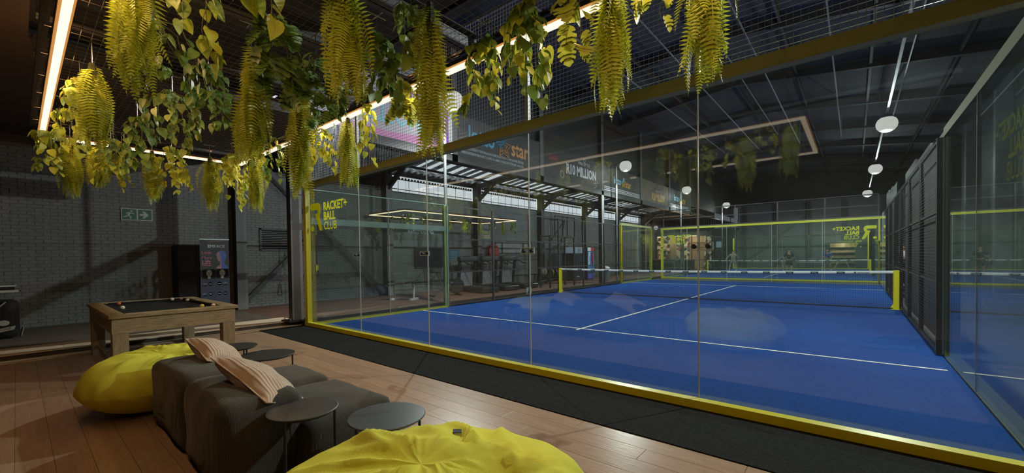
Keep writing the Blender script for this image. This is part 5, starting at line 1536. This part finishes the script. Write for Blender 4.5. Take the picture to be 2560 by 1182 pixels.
for k in range(4):
    MB(t).box(7.4, 9.2, 44.8, 45.2, .4+k*.5, .43+k*.5).build('shelf_board', M_BLK, t)
lamp('shelf_glow', 'POINT', (8.3, 44.4, 2.2), 60, (1,.8,.6))
t = thing('trestle_table', 'small table with pale legs beyond the second court', 'table', (8.3, 43.6, 0))
MB(t).box(7.6, 9.0, 43.4, 43.9, .95, 1.0).build('table_top', M_YELB, t)
for s in (-1, 1):
    MB(t).tube([(8.3+s*.15,43.6,.95),(8.3+s*.55,43.6,0)], .03, 6).build('leg', M_WHITE, t)
t = thing('low_bench', 'long low bench with white top behind the second court', 'bench', (6.2, 43.4, 0))
MB(t).box(5.0, 7.4, 43.2, 43.6, .55, .6).build('bench_top', M_WHITE, t)
for x in (5.1, 6.2, 7.3):
    MB(t).box(x-.04, x+.04, 43.25, 43.55, 0, .55).build('leg', M_DGREY, t)
# mezzanine with bright window at the end
t = thing('mezzanine_window', 'bright window of an upper room at the end of the gym side', 'window', (-.9, 45.4, 5))
MB(t).box(-2.6, -.25, 45.3, 45.4, 4.3, 6.3).build('pane', M_SHEET, t)
MB(t).box(-2.65, -.2, 45.4, 45.42, 4.25, 6.35).build('white_blind', emat('lit_blind', (.8,.85,.9), .16), t)
for x in (-2.6, -1.8, -1.0, -.25):
    MB(t).box(x-.04, x+.04, 45.24, 45.3, 4.25, 6.35).build('mullion', M_DGREY, t)
MB(t).box(-4.5, -.2, 45.0, 45.5, 3.9, 4.25).build('sill_beam', M_BLK, t)

# ------------------------------------------------------------------ people
M_SKIN = mat('skin', (0.36, 0.20, 0.13), 0.6); M_HAIR = mat('dark_hair', (0.02, 0.015, 0.012), 0.7)
def skin_mesh(name, pts, edges, m, parent, sub=1):
    me = bpy.data.meshes.new(name)
    me.from_pydata([p[:3] for p in pts], edges, [])
    o = bpy.data.objects.new(name, me); COL.objects.link(o)
    sk = o.modifiers.new('skin', 'SKIN')
    for i, p in enumerate(pts):
        sv = me.skin_vertices[0].data[i]
        r = p[3]
        sv.radius = r if isinstance(r, tuple) else (r, r)
        sv.use_root = i == 0
    sk.use_smooth_shade = True
    ss = o.modifiers.new('sub', 'SUBSURF'); ss.levels = sub; ss.render_levels = sub
    bpy.context.view_layer.update()
    m2 = bpy.data.meshes.new_from_object(o.evaluated_get(bpy.context.evaluated_depsgraph_get()))
    o.modifiers.clear(); o.data = m2; bpy.data.meshes.remove(me)
    m2.materials.clear(); m2.materials.append(m)
    if parent is not None: o.parent = parent
    return o
def person(label, loc, rz, J, shirt, shorts, shoe=(.4,.4,.4), longp=False, racket=False):
    """J: joint overrides; x right, y forward, z up"""
    D = dict(pel=(0,0,.95), abd=(0,.01,1.12), chest=(0,.02,1.34), neck=(0,.02,1.48), head=(0,.04,1.60), crown=(0,.03,1.72),
             shL=(-.19,.01,1.40), elL=(-.27,.02,1.13), wrL=(-.25,.16,.92), haL=(-.24,.20,.85), shR=(.19,.01,1.40), elR=(.27,.02,1.13), wrR=(.25,.16,.92), haR=(.24,.20,.85),
             hiL=(-.10,0,.90), knL=(-.13,.03,.50), anL=(-.15,-.01,.09), toL=(-.16,.14,.04), hiR=(.10,0,.90), knR=(.13,.03,.50), anR=(.15,-.01,.09), toR=(.16,.14,.04))
    D.update(J)
    t = thing('person', label, 'person', loc, rz)
    V3 = {k: Vector(v) for k, v in D.items()}
    names = ['pel','abd','chest','neck','head','crown','shL','elL','wrL','haL','shR','elR','wrR','haR','hiL','knL','anL','toL','hiR','knR','anR','toR']
    rad = dict(pel=(.14,.11),abd=(.125,.095),chest=(.15,.105),neck=.052,head=(.078,.095),crown=(.06,.07),shL=.06,elL=.043,wrL=.03,haL=.035,shR=.06,elR=.043,wrR=.03,haR=.035,
               hiL=.088,knL=.058,anL=.04,toL=.035,hiR=.088,knR=.058,anR=.04,toR=.035)
    ix = {n: i for i, n in enumerate(names)}
    E = [('pel','abd'),('abd','chest'),('chest','neck'),('neck','head'),('head','crown'),('chest','shL'),('shL','elL'),('elL','wrL'),('wrL','haL'),('chest','shR'),('shR','elR'),('elR','wrR'),('wrR','haR'),
         ('pel','hiL'),('hiL','knL'),('knL','anL'),('anL','toL'),('pel','hiR'),('hiR','knR'),('knR','anR'),('anR','toR')]
    pts = [(*V3[n], rad[n]) for n in names]; ed = [(ix[a], ix[b]) for a, b in E]
    # fingers
    for s in 'LR':
        h = V3['ha'+s]; w = V3['wr'+s]; d = (h-w).normalized(); side = d.cross(Vector((0,1,.3))).normalized()
        for k in range(4):
            b0 = len(pts); p = h+side*(-.026+.0175*k)+d*.02
            ln = (.055,.07,.065,.05)[k]
            pts += [(*p, .012), (*(p+d*ln*.5), .009), (*(p+d*ln+Vector((0,.012,-.008))), .008)]
            ed += [(ix['ha'+s], b0), (b0, b0+1), (b0+1, b0+2)]
        b0 = len(pts); p = h-d*.02+side*-.04
        pts += [(*p, .012), (*(p+d*.035+side*-.02), .009)]; ed += [(ix['ha'+s], b0), (b0, b0+1)]
    body = skin_mesh('body', pts, ed, M_SKIN, t)
    e = .016
    q = lambda n, r: (*V3[n], r)
    L2 = lambda a, b, f: V3[a].lerp(V3[b], f)
    ms = mat('shirt_cloth', shirt, .8); mp_ = mat('shorts_cloth', shorts, .8); mo = mat('shoe', shoe, .6)
    sp = [q('pel',(.155,.125)), q('abd',(.145,.115)), q('chest',(.168,.123)), (*L2('chest','neck',.75), .075), q('shL',.082), (*L2('shL','elL',.85),.064), q('shR',.082), (*L2('shR','elR',.85),.064)]
    skin_mesh('shirt', sp, [(0,1),(1,2),(2,3),(2,4),(4,5),(2,6),(6,7)], ms, t)
    f = .97 if longp else .80
    pp = [q('pel',(.165,.13)), q('hiL',.112), (*L2('hiL','knL',f),.088), q('hiR',.112), (*L2('hiR','knR',f),.088)]
    pe = [(0,1),(1,2),(0,3),(3,4)]
    if longp:
        pp += [(*L2('knL','anL',.9),.06), (*L2('knR','anR',.9),.06)]; pe += [(2,5),(4,6)]
    skin_mesh('trousers' if longp else 'shorts', pp, pe, mp_, t)
    for s in 'LR':
        a, b_ = V3['an'+s], V3['to'+s]
        skin_mesh('shoe', [(*(a+(a-b_)*.25), .045), (*a, .052), (*b_, .042)], [(0,1),(1,2)], mo, t)
    hd, cr = V3['head'], V3['crown']
    fw = (V3['head']-V3['neck']); fwd = Vector((0,1,0))
    skin_mesh('hair', [(*(hd-fwd*.045+Vector((0,0,.02))), .075), (*(cr-fwd*.01+Vector((0,0,-.005))), .082), (*(cr+fwd*.05-Vector((0,0,.03))), .05)], [(0,1),(1,2)], M_HAIR, t)
    b = MB()
    for s in (-1, 1):
        b.ball((hd.x+s*.032, hd.y+.088, hd.z+.03), .012, 8, 6)
    b.build('eyes', M_WHITE, t)
    b = MB(); b.add([(hd.x-.014,hd.y+.088,hd.z-.01),(hd.x+.014,hd.y+.088,hd.z-.01),(hd.x,hd.y+.118,hd.z-.008),(hd.x,hd.y+.09,hd.z+.035)], [(0,1,2),(0,2,3),(1,3,2)]); b.build('nose', M_SKIN, t)
    MB().box(hd.x-.022,hd.x+.022,hd.y+.085,hd.y+.094,hd.z-.044,hd.z-.036).build('mouth', mat('lips', (.25,.09,.08), .6), t)
    for s in (-1, 1):
        MB().ball((hd.x+s*.082, hd.y, hd.z+.01), .022, 8, 6, (.5,1,1.4)).build('ear', M_SKIN, t, True)
    if racket:
        h = V3['haR']; d = (h-V3['wrR']).normalized()
        rk = thing('padel_racket', f'padel racket held by the {label.split(" playing")[0].split(" standing")[0].split(" stooping")[0]}', 'racket', Vector(loc)+Matrix.Rotation(rz,3,'Z')@h, rz)
        MB().tube([d*-.05, d*.14], .016, 6).build('grip', M_BLK, rk)
        b = MB(); n = 20
        sd = d.cross(Vector((0,1,.2))).normalized(); c = d*.30
        nn = d.cross(sd).normalized()
        b.prism([(.13*math.cos(2*PI*i/n), .15*math.sin(2*PI*i/n)) for i in range(n)], c-nn*.018, sd, d, .036); b.build('face', mat('racket_green', (.10,.22,.10), .4), rk)
    return t
person('person in khaki shirt and grey shorts playing at the net post side, back turned', (2.05, 31.2, 0), .2, dict(elL=(-.36,.02,1.18), wrL=(-.47,-.06,1.02), haL=(-.5,-.08,.95), elR=(.33,.05,1.15), wrR=(.28,.22,1.05), haR=(.27,.27,1.0), knL=(-.22,.06,.5), anL=(-.27,-.05,.09), toL=(-.29,.1,.04), knR=(.2,.08,.5), anR=(.22,-.02,.09), toR=(.24,.12,.04), head=(0,.07,1.58), crown=(0,.07,1.70)), (.20,.19,.13), (.16,.18,.18), (.45,.45,.42))
person('person in dark clothes stooping low beyond the second net', (4.6, 34.6, 0), -.9, dict(pel=(0,-.12,.80), abd=(0,.0,.92), chest=(0,.22,1.06), neck=(0,.34,1.14), head=(0,.43,1.20), crown=(0,.46,1.31), shL=(-.18,.22,1.08), shR=(.18,.22,1.08), elL=(-.25,.36,.86), wrL=(-.2,.55,.78), haL=(-.19,.61,.75), elR=(.25,.36,.86), wrR=(.2,.55,.78), haR=(.19,.61,.75), hiL=(-.1,-.12,.76), hiR=(.1,-.12,.76), knL=(-.28,.10,.46), anL=(-.36,-.12,.09), toL=(-.38,.03,.04), knR=(.3,.12,.45), anR=(.42,.05,.09), toR=(.46,.2,.04)), (.10,.12,.13), (.05,.06,.08))
person('person in black shirt and dark shorts standing with green racket, back turned', (5.74, 29.8, 0), .05, dict(elR=(.30,-.02,1.12), elL=(-.31,-.01,1.14), wrL=(-.30,.12,.92), haL=(-.31,.17,.86), wrR=(.28,.2,1.0), haR=(.27,.27,.98)), (.022,.024,.026), (.02,.02,.022), (.2,.2,.2), racket=True)
person('person in blue shirt playing far beyond the second net, facing the courts', (7.5, 37.2, 0), PI+.25, dict(elR=(.33,.08,1.16), wrR=(.15,.24,1.06), haR=(.09,.27,1.05), elL=(-.33,.05,1.15), wrL=(-.22,.22,.98), haL=(-.18,.27,.95), knL=(-.17,.06,.5), anL=(-.22,-.02,.09), toL=(-.24,.12,.04), knR=(.15,.05,.5)), (.04,.10,.36), (.10,.12,.10), (.5,.5,.48))
person('person in white shirt and black trousers standing in the gap of the black boards', (10.62, 18.3, 0), PI*.62, dict(elR=(.28,.12,1.14), wrR=(.08,.26,1.12), haR=(.01,.28,1.12), elL=(-.28,.12,1.14), wrL=(-.08,.26,1.1), haL=(-.01,.28,1.1)), (.55,.52,.52), (.015,.015,.016), (.1,.08,.07), longp=True)
